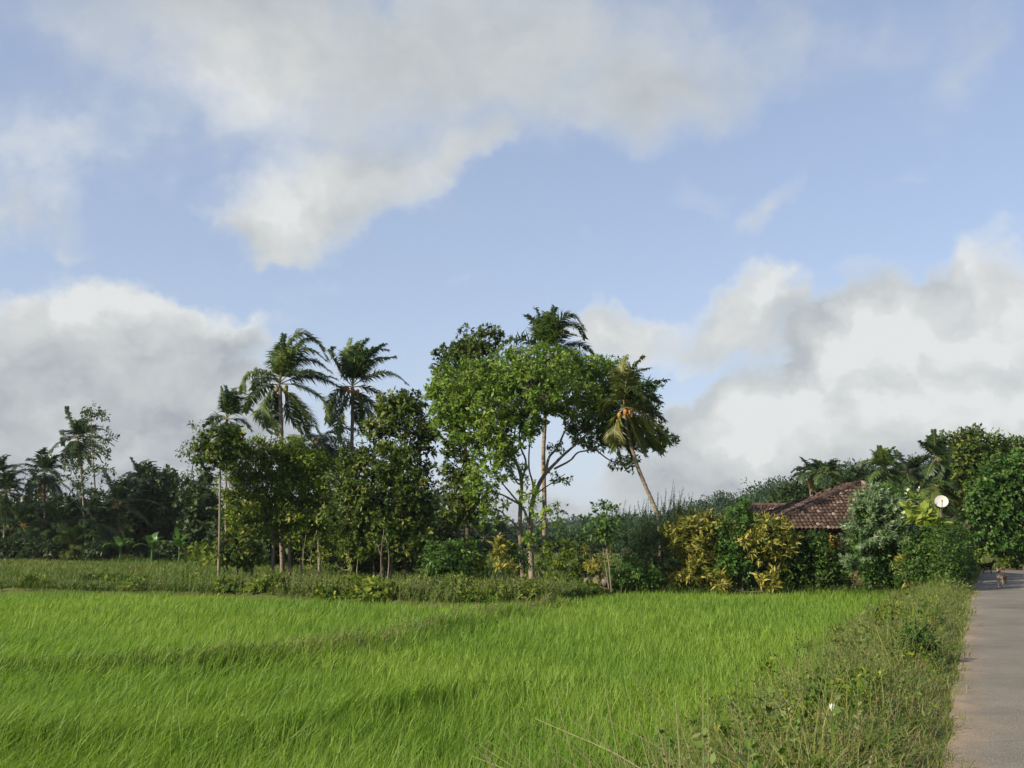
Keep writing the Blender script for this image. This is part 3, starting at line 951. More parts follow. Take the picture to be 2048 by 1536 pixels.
# low bushes grown together in the scrub
mb = MB()
n = 210
bx = rng.uniform(-24, 3.4, n); by = edge_y(bx) + rng.uniform(.0, 4.2, n)
for x_, y_ in zip(bx, by):
    if x_ < -11 and rng.random() < .6: continue
    r_ = rng.uniform(.25, .75) * (1.25 if -9 < x_ < 2 else .85); hz_ = r_ * rng.uniform(.5, .85)
    g_ = float(ground(x_, y_))
    k_ = int(26 * (r_ / .5) ** 2) + 6
    u_ = rdir(k_); u_[:, 2] = np.abs(u_[:, 2])
    C_ = np.array([x_, y_, g_]) + u_ * np.array([r_, r_, hz_]) * rng.uniform(.6, 1.05, (k_, 1))
    sz = rng.uniform(.09, .17)
    clump_leaves(mb, C_, u_, 15, .15, sz, sz * rng.uniform(.35, .6), 'rosette' if rng.random() < .5 else 'twig', var_c=.25)
ob = mb.build('scrub_bushes', M['mid']); tag(ob, 'low leafy bushes grown together in the scrub beyond the rice', 'scrub', 'stuff')

# meadow between the scrub and the trees, and far field seen through the trees
Pm = sample_xy(40, 100, lambda y: -.62 * y - 4, lambda y: .34 * y - 6, lambda y: 34 * (45 / y) ** 1.3, 4)
k = Pm[:, 1] > edge_y(Pm[:, 0]) + 1.0
Pm = Pm[k]; X, Y = Pm.T; n = len(X)
mb = MB()
blades(mb, np.column_stack([X, Y, ground(X, Y) - .02]), rng.uniform(.2, .42, n) * (1 + .25 * wob(X, Y, .5)), .026 * (Y / 45) ** .8, np.tile([[.25, .0]], (n, 1)), .35, np.clip(rng.normal(.55, .2, n) + .28 * wob(X, Y, .25), 0, 1))
ob = mb.build('meadow_grass', M['grass']); tag(ob, 'short meadow grass around the tree trunks', 'grass', 'stuff')

# roadside verge: grasses, weeds, dry stalks
def verge_pts(n, y0, y1, pw=1.0, smin=-.05, smax=3.0):
    y = y0 + (y1 - y0) * rng.random(n) ** pw
    s = rng.uniform(smin, smax, n)
    e = np.interp(y, ry, RXL)
    return e - s + .05, y, s


def vh(s):  # height profile across the verge
    return np.interp(s, [-.1, .1, .35, .8, 1.5, 2.5, 3.0], [.16, .30, .65, 1.1, 1.4, 1.25, .8])


mb = MB()
x, y, s = verge_pts(36000, 4.5, 44, 1.7, -.04)
n = len(x); wv = wob(x, y, 1.1)
blades(mb, np.column_stack([x, y, ground(x, y) - .02]), rng.uniform(.22, .55, n) * vh(s) * (1 + .25 * wv), .0065 * np.maximum(1, y / 10) * rng.uniform(.7, 1.4, n),
       np.column_stack([np.full(n, .12), np.full(n, .02)]), .5, np.clip(rng.normal(.52, .26, n) + .25 * wob(x, y, .8), 0, 1))
ob = mb.build('verge_grass', M['grass_dry']); tag(ob, 'mixed green and dry grass on the roadside bank', 'grass', 'stuff')
mb = MB()
x, y, s = verge_pts(5500, 4.5, 42, 1.6, .25)
wv = wob(x, y, 1.3)
k = rng.random(len(x)) < .55 + .4 * wv
x, y, s = x[k], y[k], s[k]; n = len(x)
shoots(mb, np.column_stack([x, y, ground(x, y) - .02]), unit(np.column_stack([rng.normal(-.1, .4, n), rng.normal(-.1, .45, n), np.ones(n)])), rng.uniform(.22, .62, n) * vh(s) * (1 + .35 * wob(x, y, 1.9)), 15, .066, .037, matl=0, mats=1, stem_r=.003)
x, y, s = verge_pts(420, 5, 42, 1.5, .7, 2.9)
k = rng.random(len(x)) < .5 + .5 * wob(x, y, 1.1)
x, y, s = x[k], y[k], s[k]; n = len(x)
shoots(mb, np.column_stack([x, y, ground(x, y) - .02]), unit(np.column_stack([rng.normal(-.1, .35, n), rng.normal(-.1, .35, n), np.ones(n)])), rng.uniform(.5, 1.0, n), 20, .12, .06, matl=0, mats=1, stem_r=.004)
ob = mb.build('verge_weeds', [M['weed'], M['straw']]); tag(ob, 'small-leaved weeds on the roadside bank', 'weeds', 'stuff')
mb = MB()
x, y, s = verge_pts(4200, 5, 42, 1.6, .12)
k = rng.random(len(x)) < .45 + .5 * wob(x, y, .9)
x, y, s = x[k], y[k], s[k]; n = len(x)
shoots(mb, np.column_stack([x, y, ground(x, y) - .02]), unit(np.column_stack([rng.normal(.05, .35, n), rng.normal(-.05, .35, n), np.ones(n)])), rng.uniform(.4, .75, n) * vh(s), 14, .028, .010, matl=0, mats=1, stem_r=.0022, cross=.6, tip=.3)
ob = mb.build('seed_heads', [M['seed'], M['straw']]); tag(ob, 'brown seed heads of grass on the roadside bank', 'grass', 'stuff')
# low bushes grown together on the bank
mb = MB()
x, y, s = verge_pts(330, 5.5, 42, 1.35, .55, 2.9)
for x_, y_, s_ in zip(x, y, s):
    if rng.random() > .62 + .5 * float(wob(x_, y_, .8)): continue
    r_ = rng.uniform(.16, .42); hz_ = r_ * rng.uniform(.7, 1.35)
    g_ = float(ground(x_, y_))
    k_ = int(40 * (r_ / .35) ** 2) + 6
    u_ = rdir(k_); u_[:, 2] = np.abs(u_[:, 2])
    C_ = np.array([x_, y_, g_ + .05]) + u_ * np.array([r_, r_, hz_]) * rng.uniform(.55, 1.05, (k_, 1))
    sz = rng.uniform(.045, .085) * max(1, y_ / 20)
    clump_leaves(mb, C_, u_, 14, .09, sz, sz * rng.uniform(.4, .65), 'rosette' if rng.random() < .4 else 'twig', var_c=.25)
ob = mb.build('verge_bushes', M['mid']); tag(ob, 'low leafy bushes grown together on the roadside bank', 'weeds', 'stuff')
mb = MB()
x, y, s = verge_pts(7000, 5, 42, 1.5, .6, 3.0)
k = rng.random(len(x)) < .45 + .5 * wob(x, y, .75)
x, y, s = x[k], y[k], s[k]; n = len(x)
blades(mb, np.column_stack([x, y, ground(x, y) - .02]), rng.uniform(.5, .95, n), .0085 * np.maximum(1, y / 12), np.column_stack([rng.normal(-.05, .25, n), rng.normal(-.05, .2, n)]), .2, np.clip(rng.normal(.5, .28, n), 0, 1))
ob = mb.build('tall_verge_grass', M['grass_dry']); tag(ob, 'taller shaggy grass standing up from the roadside bank', 'grass', 'stuff')
# short grass creeping over the edge of the asphalt
mb = MB()
x, y, s = verge_pts(5200, 4.5, 44, 1.7, -.22, .12)
k = rng.random(len(x)) < np.clip(.35 + .5 * wob(x, y, 2.2) + s * 2.2, 0, 1)
x, y = x[k], y[k]; n = len(x)
blades(mb, np.column_stack([x, y, np.maximum(ground(x, y), -.01)]), rng.uniform(.05, .16, n), .006 * np.maximum(1, y / 10), np.tile([[.25, 0]], (n, 1)), .6, rng.random(n))
ob = mb.build('edge_grass', M['grass_dry']); tag(ob, 'short grass creeping over the edge of the asphalt', 'grass', 'stuff')
# grass and weeds at the foot of the garden hedge
mb = MB()
n = 5200
x = rng.uniform(3.6, 15.2, n); y = rng.uniform(40.4, 43.2, n) - np.clip(x - 12.2, 0, 4) * 1.2; k = road_x(y) - x > .6; x, y = x[k], y[k]; n = len(x)
blades(mb, np.column_stack([x, y, ground(x, y) - .02]), rng.uniform(.35, .8, n) * (1 + .3 * wob(x, y, 1.1)), np.full(n, .026), np.tile([[.15, 0]], (n, 1)), .3, np.clip(rng.normal(.35, .22, n), 0, 1))
n = 420
x = rng.uniform(3.6, 15.0, n); y = rng.uniform(40.6, 43.0, n) - np.clip(x - 12.2, 0, 4) * 1.2; k = road_x(y) - x > .6; x, y = x[k], y[k]; n = len(x)
shoots(mb, np.column_stack([x, y, ground(x, y) - .02]), unit(np.column_stack([rng.normal(0, .3, n), rng.normal(-.1, .3, n), np.ones(n)])), rng.uniform(.4, 1.0, n), 16, .13, .065)
ob = mb.build('hedge_foot_grass', M['grass']); tag(ob, 'grass and weeds growing at the foot of the garden hedge', 'grass', 'stuff')
# long dry stalks leaning out over the rice close to the camera
mb = MB()
n = 78
y = rng.uniform(6.2, 8.2, n); x = np.interp(y, ry, RXL) - rng.uniform(1.5, 2.7, n)
P0_ = np.column_stack([x, y, ground(x, y)])
for p in P0_:
    lnn = rng.uniform(.8, 1.35); a = rng.uniform(-1.1, .1)
    d = unit(np.array([a, rng.uniform(-.2, .3), 1.15]))
    q1 = p + d * lnn * .5; q2 = p + d * lnn + np.array([a * .22 * lnn, 0, -.12 * lnn * abs(a)])
    tube(mb, catmull([p, q1, q2], 4), np.linspace(.0048, .0022, 4), 3, var=rng.random())
ob = mb.build('dry_stalks', M['straw']); tag(ob, 'long straw-coloured grass stalks leaning over the near rice', 'grass', 'stuff')
mb = MB()
x = np.repeat(P0_[:, 0], 14) + rng.normal(0, .12, 78 * 14); y = np.repeat(P0_[:, 1], 14) + rng.normal(0, .12, 78 * 14); n = len(x)
blades(mb, np.column_stack([x, y, ground(x, y) - .02]), rng.uniform(.35, .7, n), np.full(n, .007), np.tile([[-.28, 0]], (n, 1)), .3, np.clip(rng.normal(.7, .25, n), 0, 1))
ob = mb.build('grass_tussocks', M['grass']); tag(ob, 'yellowish grass tussocks at the foot of the dry stalks', 'grass', 'stuff')

# far side of the road
mb = MB()
n = 9000
y = rng.uniform(20, 75, n); x = road_x(y) + ROADW + rng.uniform(.05, 9, n)
blades(mb, np.column_stack([x, y, ground(x, y) - .02]), rng.uniform(.25, .6, n), np.full(n, .03), np.tile([[.2, 0]], (n, 1)), .4, np.clip(rng.normal(.6, .25, n), 0, 1))
n = 5000
y = rng.uniform(42, 66, n); x = road_x(y) - rng.uniform(.05, 3, n)
blades(mb, np.column_stack([x, y, ground(x, y) - .02]), rng.uniform(.25, .7, n), np.full(n, .03), np.tile([[.2, 0]], (n, 1)), .4, np.clip(rng.normal(.65, .25, n), 0, 1))
n = 5000
y = rng.uniform(53, 66, n); x = rng.uniform(21, 34, n); k = (road_x(y) - x > 0) ; x, y = x[k], y[k]; n = len(x)
blades(mb, np.column_stack([x, y, ground(x, y) - .02]), rng.uniform(.4, .9, n), np.full(n, .035), np.tile([[.2, 0]], (n, 1)), .4, np.clip(rng.normal(.65, .25, n), 0, 1))
ob = mb.build('roadside_grass', M['grass']); tag(ob, 'tall grass beside the road bend', 'grass', 'stuff')

# ------------------------------------------------------------------ hills and far woods
def ridge_obj(name, Yr, prof, back, front, tree_h, mat):
    """a long hill whose crest stands at distance Yr; prof = [(px, py of the bare crest)]"""
    px = np.array([p[0] for p in prof]); xw = np.array([at(p[0], p[1], Yr)[0] for p in prof]); zw = np.array([at(p[0], p[1], Yr)[2] for p in prof]) - tree_h

    def hf(X, Y):
        c = np.interp(X, xw, zw) + .04 * Yr * .05 * wob(X * .08, Y * .08)
        t = np.where(Y < Yr, sstep((Y - front) / (Yr - front)), sstep((back - Y) / (back - Yr)))
        return np.maximum(ground(X, Y) - .5, 0 * X - .5) * (1 - t) + c * t
    xs = np.linspace(xw[0], xw[-1], 90); ys = np.linspace(front, back, 30)
    o = grid_mesh(name, xs, ys, hf, mat)
    tag(o, kind='structure')
    return hf, xw


def wood(name, label, pts, zf, th, rad, per, L, mat, lean=.0):
    """many distant trees in one mass: each a bunch of leaf clumps on a real spot"""
    mb = MB()
    n = len(pts)
    z = zf(pts[:, 0], pts[:, 1])
    hgt = th * rng.uniform(.6, 1.25, n)
    nc = 22
    u = rdir(n * nc); u[:, 2] = u[:, 2] * .5 + np.abs(u[:, 2]) * .5
    r = rng.uniform(.55, 1.05, (n * nc, 1))
    rr = np.repeat(rad * rng.uniform(.7, 1.25, n), nc)[:, None]
    hh = np.repeat(hgt, nc)
    C = np.repeat(np.column_stack([pts, z + hgt * .5]), nc, 0) + u * r * np.concatenate([rr, rr, (hh * .5)[:, None]], 1)
    O = unit(u)
    N = len(C) * per
    rv = rdir(N)
    base = np.repeat(C, per, 0) + rv * (np.repeat(rr, per, 0) * .33)
    o = np.repeat(O, per, 0)
    var = np.clip(np.repeat(rng.normal(.5, .22, n), nc * per) + rng.normal(0, .16, N), 0, 1)
    leaves(mb, base, unit(rdir(N) + o * .6), unit(o * .6 + np.array([0, 0, .8]) + rdir(N) * .5), L * rng.uniform(.6, 1.3, N), L * .55, var)
    for p, zz, h_ in zip(pts, z, hgt):
        tube(mb, [[p[0], p[1], zz - .3], [p[0], p[1], zz + h_ * .5]], th * .016, 4, mat=1, cap=False)
    ob = mb.build(name, [M[mat], M['bark_dark']]); tag(ob, label, 'woods', 'stuff')


hf1, xw1 = ridge_obj('hill', 270, [(1000, 1092), (1180, 1080), (1290, 1060), (1370, 1022), (1440, 1000), (1560, 968), (1640, 942), (1730, 938), (1900, 925), (2150, 905), (2400, 900)], 380, 150, 7.5, M['soil'])
pts = np.column_stack([rng.uniform(at(1375, 1000, 250)[0], 165, 620), 270 - 105 * rng.random(620) ** 1.4])
wood('hill_woods', 'wooded slope rising behind the tiled house', pts, hf1, 8.5, 3.2, 15, .72, 'hill')
hf2, xw2 = ridge_obj('hill', 620, [(300, 1066), (900, 1062), (1000, 1058), (1080, 1052), (1150, 1044), (1230, 1036), (1300, 1034), (1500, 1036), (2100, 1040)], 800, 420, 9, M['soil'])
pts = np.column_stack([rng.uniform(-90, 160, 560), 620 - 130 * rng.random(560) ** 1.6])
wood('far_woods', 'low wooded ridge on the far horizon behind the field', pts, hf2, 9, 6, 7, 2.0, 'hill')
# tree line across the far field
px = np.concatenate([rng.uniform(-60, 980, 190), rng.uniform(860, 1300, 90)])
pts = np.array([at(p, 1000, yy)[:2] for p, yy in zip(px, np.concatenate([rng.uniform(112, 140, 190), rng.uniform(125, 165, 90)]))])
wl = pts[:190]
wood('distant_woods', 'dark band of woods closing the left side behind the palms', wl, ground, 6.6, 2.6, 12, .62, 'forest')
wood('field_edge_woods', 'dark tree line across the far field behind the central tree', pts[190:], ground, 2.6, 2.2, 12, .55, 'hill')

# ------------------------------------------------------------------ the central trees
tree('spreading_tree', 'broad spreading tree with pale forked trunk and fresh green flat-topped crown', 'tree', 46, (1058, 1172),
     [(935, 765, 75, 42, 0), (900, 795, 48, 40, -1), (985, 770, 60, 40, 1), (1020, 745, 70, 42, 0), (1085, 728, 80, 36, .5), (1150, 738, 55, 34, 1.2), (1200, 748, 50, 34, 2.0),
      (1065, 780, 80, 48, -1), (1135, 790, 70, 42, 0), (965, 812, 75, 40, -1.2), (1225, 775, 55, 48, 3.0), (1285, 790, 30, 34, 3.4), (1250, 840, 56, 44, 3.4, 1.3), (1195, 868, 50, 30, 3.2, 1.3), (1295, 872, 46, 28, 3.4, 1.3), (1160, 850, 30, 18, 3, 1.0),
      (1252, 925, 24, 14, 3.2), (1330, 882, 26, 14, 3.4), (1180, 815, 55, 32, 2.2, .8),
      (900, 845, 38, 30, -.5), (960, 858, 55, 36, -1.5), (1015, 872, 52, 38, -1.5), (1045, 838, 45, 32, -1), (985, 900, 42, 28, -1.5, .8),
      (985, 935, 48, 30, -1.2, .7), (962, 975, 36, 32, -1, .7), (985, 1018, 32, 26, -1, .6), (1028, 945, 28, 20, -1, .5), (1092, 1030, 34, 22, -1.5, .5), (1060, 985, 26, 20, -1.5, .4),
      (1128, 952, 18, 9, -.5, .5), (1068, 1075, 18, 16, -1, .4), (1110, 890, 14, 10, 0, .4)],
     'main',
     trunks=[([(1048, 1172), (1040, 1069), (1041, 1010), (1043, 963), (1031, 924), (1005, 905), (968, 873), (935, 820)], 9, 2.2),
             ([(1064, 1172), (1061, 1100), (1061, 1060), (1064, 1010), (1075, 975), (1089, 950), (1105, 932)], 11, 5.5),
             ([(1103, 934), (1125, 912), (1150, 890, 1), (1172, 870, 2), (1200, 850, 3), (1240, 838, 3.2)], 5.2, 2, 'limb'),
             ([(1108, 938), (1140, 921), (1156, 905, 1), (1183, 899, 2.2), (1215, 880, 3)], 3.8, 1.8, 'limb'),
             ([(1092, 945), (1098, 915), (1115, 895), (1128, 866), (1142, 845, .5), (1165, 820, 1)], 5.0, 2, 'limb'),
             ([(1061, 1060), (1052, 1030), (1043, 1012), (1024, 1000), (1005, 990), (985, 985)], 5, 2, 'limb'),
             ([(1041, 1010), (1020, 985), (1000, 960), (985, 930)], 3.5, 1.6, 'limb'),
             ([(1043, 963), (1052, 925), (1040, 890), (1040, 850), (1045, 800)], 4, 1.8, 'limb'),
             ([(1064, 1010), (1066, 970), (1058, 935), (1060, 880), (1070, 820)], 4, 1.8, 'limb'),
             ([(1031, 924), (1025, 890), (1030, 850), (1010, 800)], 3.5, 1.6, 'limb'),
             ([(1040, 1069), (1030, 1050), (1015, 1035), (1000, 1022)], 3.5, 1.6, 'limb'),
             ([(1070, 990), (1090, 975), (1110, 962), (1130, 948)], 2.6, 1.2, 'limb'),
             ([(968, 873), (940, 862), (905, 840), (880, 825)], 2.4, 1.2, 'limb')],
     bark='bark_pale', dens=5.0, per=38, cr=.29, L=.155, W=.07, mode='rosette', depth=None, limb_r=.045, twigs=.6, shell=.6)

tree('tall_tree', 'tall dark-leaved tree with narrow ragged crown behind the spreading tree', 'tree', 52, (933, 1165),
     [(955, 682, 50, 30, 0), (905, 712, 35, 28, 0), (948, 722, 52, 40, 0), (888, 745, 22, 22, 0), (1000, 668, 16, 10, 0), (925, 770, 50, 40, 0), (905, 830, 38, 36, 0),
      (908, 892, 34, 28, 0), (925, 935, 34, 26, 0), (897, 955, 24, 18, 0), (930, 975, 32, 36, 0), (912, 1018, 28, 28, 0), (952, 1022, 30, 28, 0), (893, 1045, 20, 20, 0)],
     'dark', trunks=[([(933, 1165), (936, 1040), (935, 950), (928, 850), (935, 760), (950, 690)], 8.5, 2.5)], dens=3.8, per=30, cr=.34, L=.19, W=.09, mode='rosette', twigs=.5)

C5 = [([(1090, 700), (1084, 680), (1070, 647), (1052, 630)], -.6, 1), ([(1090, 700), (1088, 680), (1084, 645), (1070, 616)], .5, 1), ([(1090, 700), (1092, 680), (1101, 645), (1110, 614)], -.4, 1), ([(1090, 700), (1098, 675), (1121, 640), (1146, 630), (1169, 660)], -.8, 1),
      ([(1090, 700), (1100, 682), (1126, 652), (1152, 651), (1170, 678)], .8, 1), ([(1090, 700), (1104, 688), (1128, 668), (1156, 672)], -1.3, .9), ([(1090, 700), (1070, 690), (1040, 678), (1008, 686), (986, 720)], -.7, 1), ([(1090, 700), (1117, 694), (1158, 688), (1192, 714)], .6, 1),
      ([(1090, 702), (1070, 705), (1045, 700), (1020, 715)], 1.4, 1), ([(1090, 700), (1086, 672), (1094, 640), (1090, 624)], 1.3, 1), ([(1090, 702), (1106, 700), (1140, 700), (1165, 725)], 1.5, 1), ([(1089, 706), (1084, 740), (1078, 790), (1074, 848)], -.5, .7), ([(1091, 706), (1104, 745), (1120, 800), (1130, 850)], -.4, .7),
      ([(1090, 706), (1080, 730), (1060, 780), (1052, 830)], .8, .7), ([(1090, 704), (1100, 690), (1116, 662), (1130, 640)], .2, 1)]
palm('coconut palm standing in the middle of the spreading tree with its crown on top', 50, (1089, 1162), (1090, 704), 4, 0, curves=C5, trunk_px=[(1089, 1010), (1087, 912), (1090, 834)], tr=(8, 6),
     wind=.45, nl=46, seed=5, leaflet=.82, w=.055, hang=.35)
C6 = [([(1248, 812), (1250, 790), (1256, 748), (1286, 712)], -.5, .9), ([(1248, 812), (1245, 785), (1243, 740), (1250, 712)], .4, .9), ([(1248, 812), (1262, 790), (1290, 768), (1334, 760)], -.5, 1), ([(1248, 812), (1250, 788), (1266, 778), (1292, 798)], -1.2, .9),
      ([(1248, 813), (1268, 812), (1300, 819), (1330, 842)], .5, 1), ([(1248, 814), (1270, 820), (1303, 840), (1336, 874)], -.6, 1), ([(1248, 816), (1264, 832), (1291, 866), (1322, 908)], .6, 1), ([(1246, 818), (1236, 834), (1229, 870), (1241, 926)], -.5, .75), ([(1246, 818), (1232, 834), (1221, 866), (1226, 902)], .3, .7),
      ([(1248, 818), (1258, 836), (1274, 874), (1291, 912)], -.7, .85), ([(1247, 814), (1230, 802), (1212, 806), (1202, 830)], .6, .8), ([(1248, 812), (1268, 792), (1296, 790), (1322, 806)], .9, .9), ([(1248, 812), (1252, 780), (1268, 745), (1300, 735)], .9, .9), ([(1248, 818), (1250, 850), (1258, 890), (1266, 915)], .8, .75)]
palm('leaning coconut palm with yellowing fronds and orange nuts at the right of the spreading tree', 44.5, (1322, 1165), (1248, 816), 3, 0, leaf='palm_yellow', curves=C6,
     trunk_px=[(1319, 1050), (1310, 1016), (1292, 975), (1274, 930), (1262, 890), (1253, 850)], tr=(7.5, 5.5), wind=.3, nl=44, seed=6, leaflet=.82, nuts=5, hang=.55, w=.055)

# ------------------------------------------------------------------ the three palms left of the centre
C1 = [([(560, 766), (561, 745), (561, 705), (568, 668)], -.4, .75), ([(560, 766), (566, 735), (584, 706), (619, 698), (652, 722)], -.9, 1), ([(560, 766), (564, 725), (574, 690), (598, 664), (634, 684), (655, 722)], .5, 1.05), ([(560, 766), (578, 750), (619, 744), (672, 758)], -.6, 1),
      ([(560, 766), (543, 750), (513, 743), (488, 756), (484, 784)], -.4, .9), ([(560, 770), (537, 770), (505, 791), (489, 824)], .6, .9), ([(560, 772), (543, 780), (525, 812), (528, 850), (545, 868)], -.8, .9), ([(560, 772), (574, 784), (607, 821), (642, 872)], -.7, 1),
      ([(560, 768), (591, 770), (630, 788), (650, 811), (653, 845)], .2, 1), ([(560, 774), (574, 796), (584, 836), (604, 868)], 1.0, .9), ([(560, 772), (580, 795), (604, 836), (618, 880)], .9, .9), ([(560, 766), (570, 728), (592, 690), (622, 676), (648, 700)], 1.2, 1), ([(560, 768), (590, 756), (634, 754), (684, 776)], .8, 1),
      ([(560, 766), (568, 740), (592, 720), (630, 722), (662, 745)], .2, 1), ([(560, 774), (546, 800), (545, 840), (556, 872)], 1.0, .8), ([(560, 768), (545, 757), (522, 756), (502, 780)], 1.1, .8), ([(560, 766), (558, 730), (566, 695), (584, 680)], .9, .9)]
palm('tallest windswept coconut palm, its fronds streaming over the dark clump of thin trunks', 50, (565, 1158), (560, 772), 4, 0, curves=C1, trunk_px=[(562, 980), (563, 880), (561, 810)], tr=(8, 6.2), wind=.7, nl=50, seed=1, leaflet=.92, nuts=8, nutmat='coconut_green', hang=.6, w=.05)
C2 = [([(705, 772), (689, 756), (671, 726), (660, 702), (668, 694)], -.4, .75), ([(705, 770), (697, 750), (693, 713), (701, 677)], .5, .8), ([(705, 770), (708, 742), (712, 704), (734, 677)], -.5, .95), ([(705, 770), (713, 744), (736, 706), (768, 688)], -.9, 1), ([(705, 770), (718, 753), (746, 722), (791, 713)], .4, 1),
      ([(705, 772), (726, 759), (763, 745), (795, 752), (816, 770)], -.6, .8), ([(705, 774), (724, 774), (758, 788), (778, 808)], .6, .9), ([(705, 776), (712, 788), (732, 820), (749, 846)], -.8, .9), ([(705, 774), (688, 774), (663, 800), (656, 836)], .4, .9), ([(705, 775), (691, 782), (674, 806), (659, 852)], -.5, .9),
      ([(705, 777), (693, 792), (675, 836), (680, 884)], -.9, .8), ([(705, 776), (722, 792), (748, 812), (765, 842)], .9, .9), ([(705, 770), (716, 735), (744, 700), (776, 700)], .9, 1), ([(705, 777), (708, 800), (716, 835), (724, 862)], .9, .8), ([(705, 770), (703, 740), (706, 700), (718, 682)], .9, .9)]
palm('coconut palm with a bare straight trunk and orange nuts beside the tallest palm', 52, (700, 1150), (705, 775), 3, 0, curves=C2, trunk_px=[(702, 1000), (703, 915), (705, 830)], tr=(6.5, 5.5), wind=.45, nl=50, seed=2, leaflet=.86, nuts=6, w=.05, hang=.55)
C3 = [([(454, 836), (450, 820), (446, 795), (441, 774)], -.3, .8), ([(454, 836), (455, 815), (456, 792), (450, 772)], .4, .8), ([(454, 836), (459, 815), (469, 787), (486, 785)], -.5, 1), ([(454, 836), (461, 820), (480, 797), (501, 802)], .5, 1), ([(454, 836), (466, 825), (488, 814), (508, 824)], -.6, 1), ([(454, 836), (442, 832), (426, 835), (406, 854)], .3, .9),
      ([(454, 838), (446, 838), (432, 846), (414, 872)], -.5, .9), ([(454, 838), (466, 838), (485, 842), (503, 862)], .6, .9), ([(454, 838), (450, 848), (444, 866), (440, 885)], -.6, .8), ([(454, 838), (464, 848), (476, 866), (484, 885)], -.4, .8), ([(454, 836), (458, 812), (462, 788), (470, 776)], .8, .9)]
palm('slim coconut palm with a thin pale trunk left of the tallest palm', 60, (452, 1130), (454, 838), 2.6, 0, curves=C3, trunk_px=[(452, 1040), (452, 960), (453, 890)], tr=(4.6, 3.8), wind=.6, nl=44, seed=3, leaflet=.8, leaf='palm_dark', w=.05)
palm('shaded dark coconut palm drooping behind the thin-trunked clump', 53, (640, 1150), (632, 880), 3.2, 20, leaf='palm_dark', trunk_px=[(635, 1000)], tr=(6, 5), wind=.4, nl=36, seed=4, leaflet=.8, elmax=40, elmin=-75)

# ------------------------------------------------------------------ broadleaf trees left of the centre
tree('bushy_tree', 'bushy dark tree with glossy round leaves and a stepped crown beside the bare-trunked palm', 'tree', 47.5, (812, 1150),
     [(786, 806, 40, 24), (818, 802, 30, 22), (800, 835, 54, 32), (838, 862, 34, 26), (760, 858, 36, 20), (848, 888, 26, 18), (800, 892, 50, 28), (740, 852, 16, 12, 0, .8)],
     'dark', trunks=[([(812, 1150), (809, 1000), (805, 920), (797, 830)], 5, 2)], dens=4.4, per=30, cr=.27, L=.18, W=.09, mode='rosette', twigs=.5)
tree('bushy_tree', 'wide dark leafy tree with several stems, its crown reaching almost to the grass', 'tree', 46, (768, 1155),
     [(715, 918, 36, 26), (760, 928, 58, 36), (805, 945, 52, 38), (700, 965, 46, 40), (762, 990, 75, 46), (828, 985, 38, 44), (842, 1012, 30, 32), (698, 1030, 54, 46), (770, 1048, 66, 42), (828, 1058, 40, 34), (850, 932, 22, 20, 0, .6),
      (725, 1085, 46, 30, 0, .7), (800, 1095, 44, 28, 0, .7)],
     'dark', trunks=[([(768, 1155), (764, 1070), (770, 1000), (765, 950)], 7, 2.5), ([(778, 1157), (790, 1090), (805, 1030), (815, 980)], 4, 2), ([(752, 1155), (740, 1080), (715, 1020), (705, 980)], 4, 2)],
     dens=5.6, per=32, cr=.3, L=.165, W=.08, mode='rosette', twigs=.5)
tree('slender_tree', 'slender tree with a pale grey trunk under the leftmost fronds of the tallest palm', 'tree', 48, (505, 1160),
     [(520, 902, 40, 26), (500, 925, 50, 38), (470, 965, 36, 34), (520, 975, 42, 36), (492, 1015, 36, 34), (480, 1060, 32, 28, 0, .9), (525, 1035, 36, 28, 0, .9), (465, 1020, 26, 30, 0, .8)],
     'mid', trunks=[([(505, 1160), (500, 1085), (504, 1020), (510, 940), (518, 890)], 6.5, 2)], bark='bark_pale', dens=5.6, per=32, cr=.3, L=.14, W=.068, twigs=.6)
tree('slender_tree', 'tall slim tree with a whitish trunk rising below the tallest palm', 'tree', 48.5, (545, 1162),
     [(582, 900, 42, 26), (562, 925, 46, 36), (610, 922, 42, 34), (548, 975, 46, 34), (600, 975, 50, 36), (630, 945, 32, 36), (570, 1025, 46, 34), (622, 1030, 38, 34), (600, 1062, 40, 24, 0, .7), (545, 1060, 26, 22, 0, .6), (645, 1070, 30, 24, .6, .7), (645, 1000, 24, 28)],
     'mid', trunks=[([(545, 1162), (547, 1080), (551, 1000), (556, 940), (570, 890)], 6, 2), ([(580, 1160), (578, 1080), (580, 1010), (592, 950)], 4.5, 2), ([(602, 1160), (606, 1090), (604, 1040), (610, 980)], 3.6, 1.6)], bark='bark_pale', dens=5.6, per=32, cr=.31, L=.14, W=.068, twigs=.6)
tree('slender_tree', 'straight pole-like tree with a small dense crown in front of the slim palm', 'tree', 46.5, (437, 1157),
     [(440, 880, 44, 28), (412, 896, 26, 18), (470, 892, 30, 24), (428, 914, 34, 18), (414, 934, 12, 16), (462, 868, 26, 16)],
     'dark', trunks=[([(437, 1157), (439, 1070), (440, 980), (441, 900)], 4.6, 3.2)], bark='bark_pale', dens=5.5, per=20, cr=.26, L=.2, W=.1, mode='rosette')
tree('sparse_tree', 'thin half-bare tree seen behind the trunk of the orange-nut palm', 'tree', 62, (690, 1140),
     [(696, 888, 22, 20, 0, .35), (690, 925, 18, 16, 0, .4), (712, 870, 14, 10, 0, .4), (680, 955, 20, 14, 0, .4)], 'sparse', trunks=[([(690, 1140), (690, 1000), (693, 930), (699, 865)], 2.6, 1)], bark='bark_pale', dens=3, per=14, cr=.4, L=.2, W=.1)
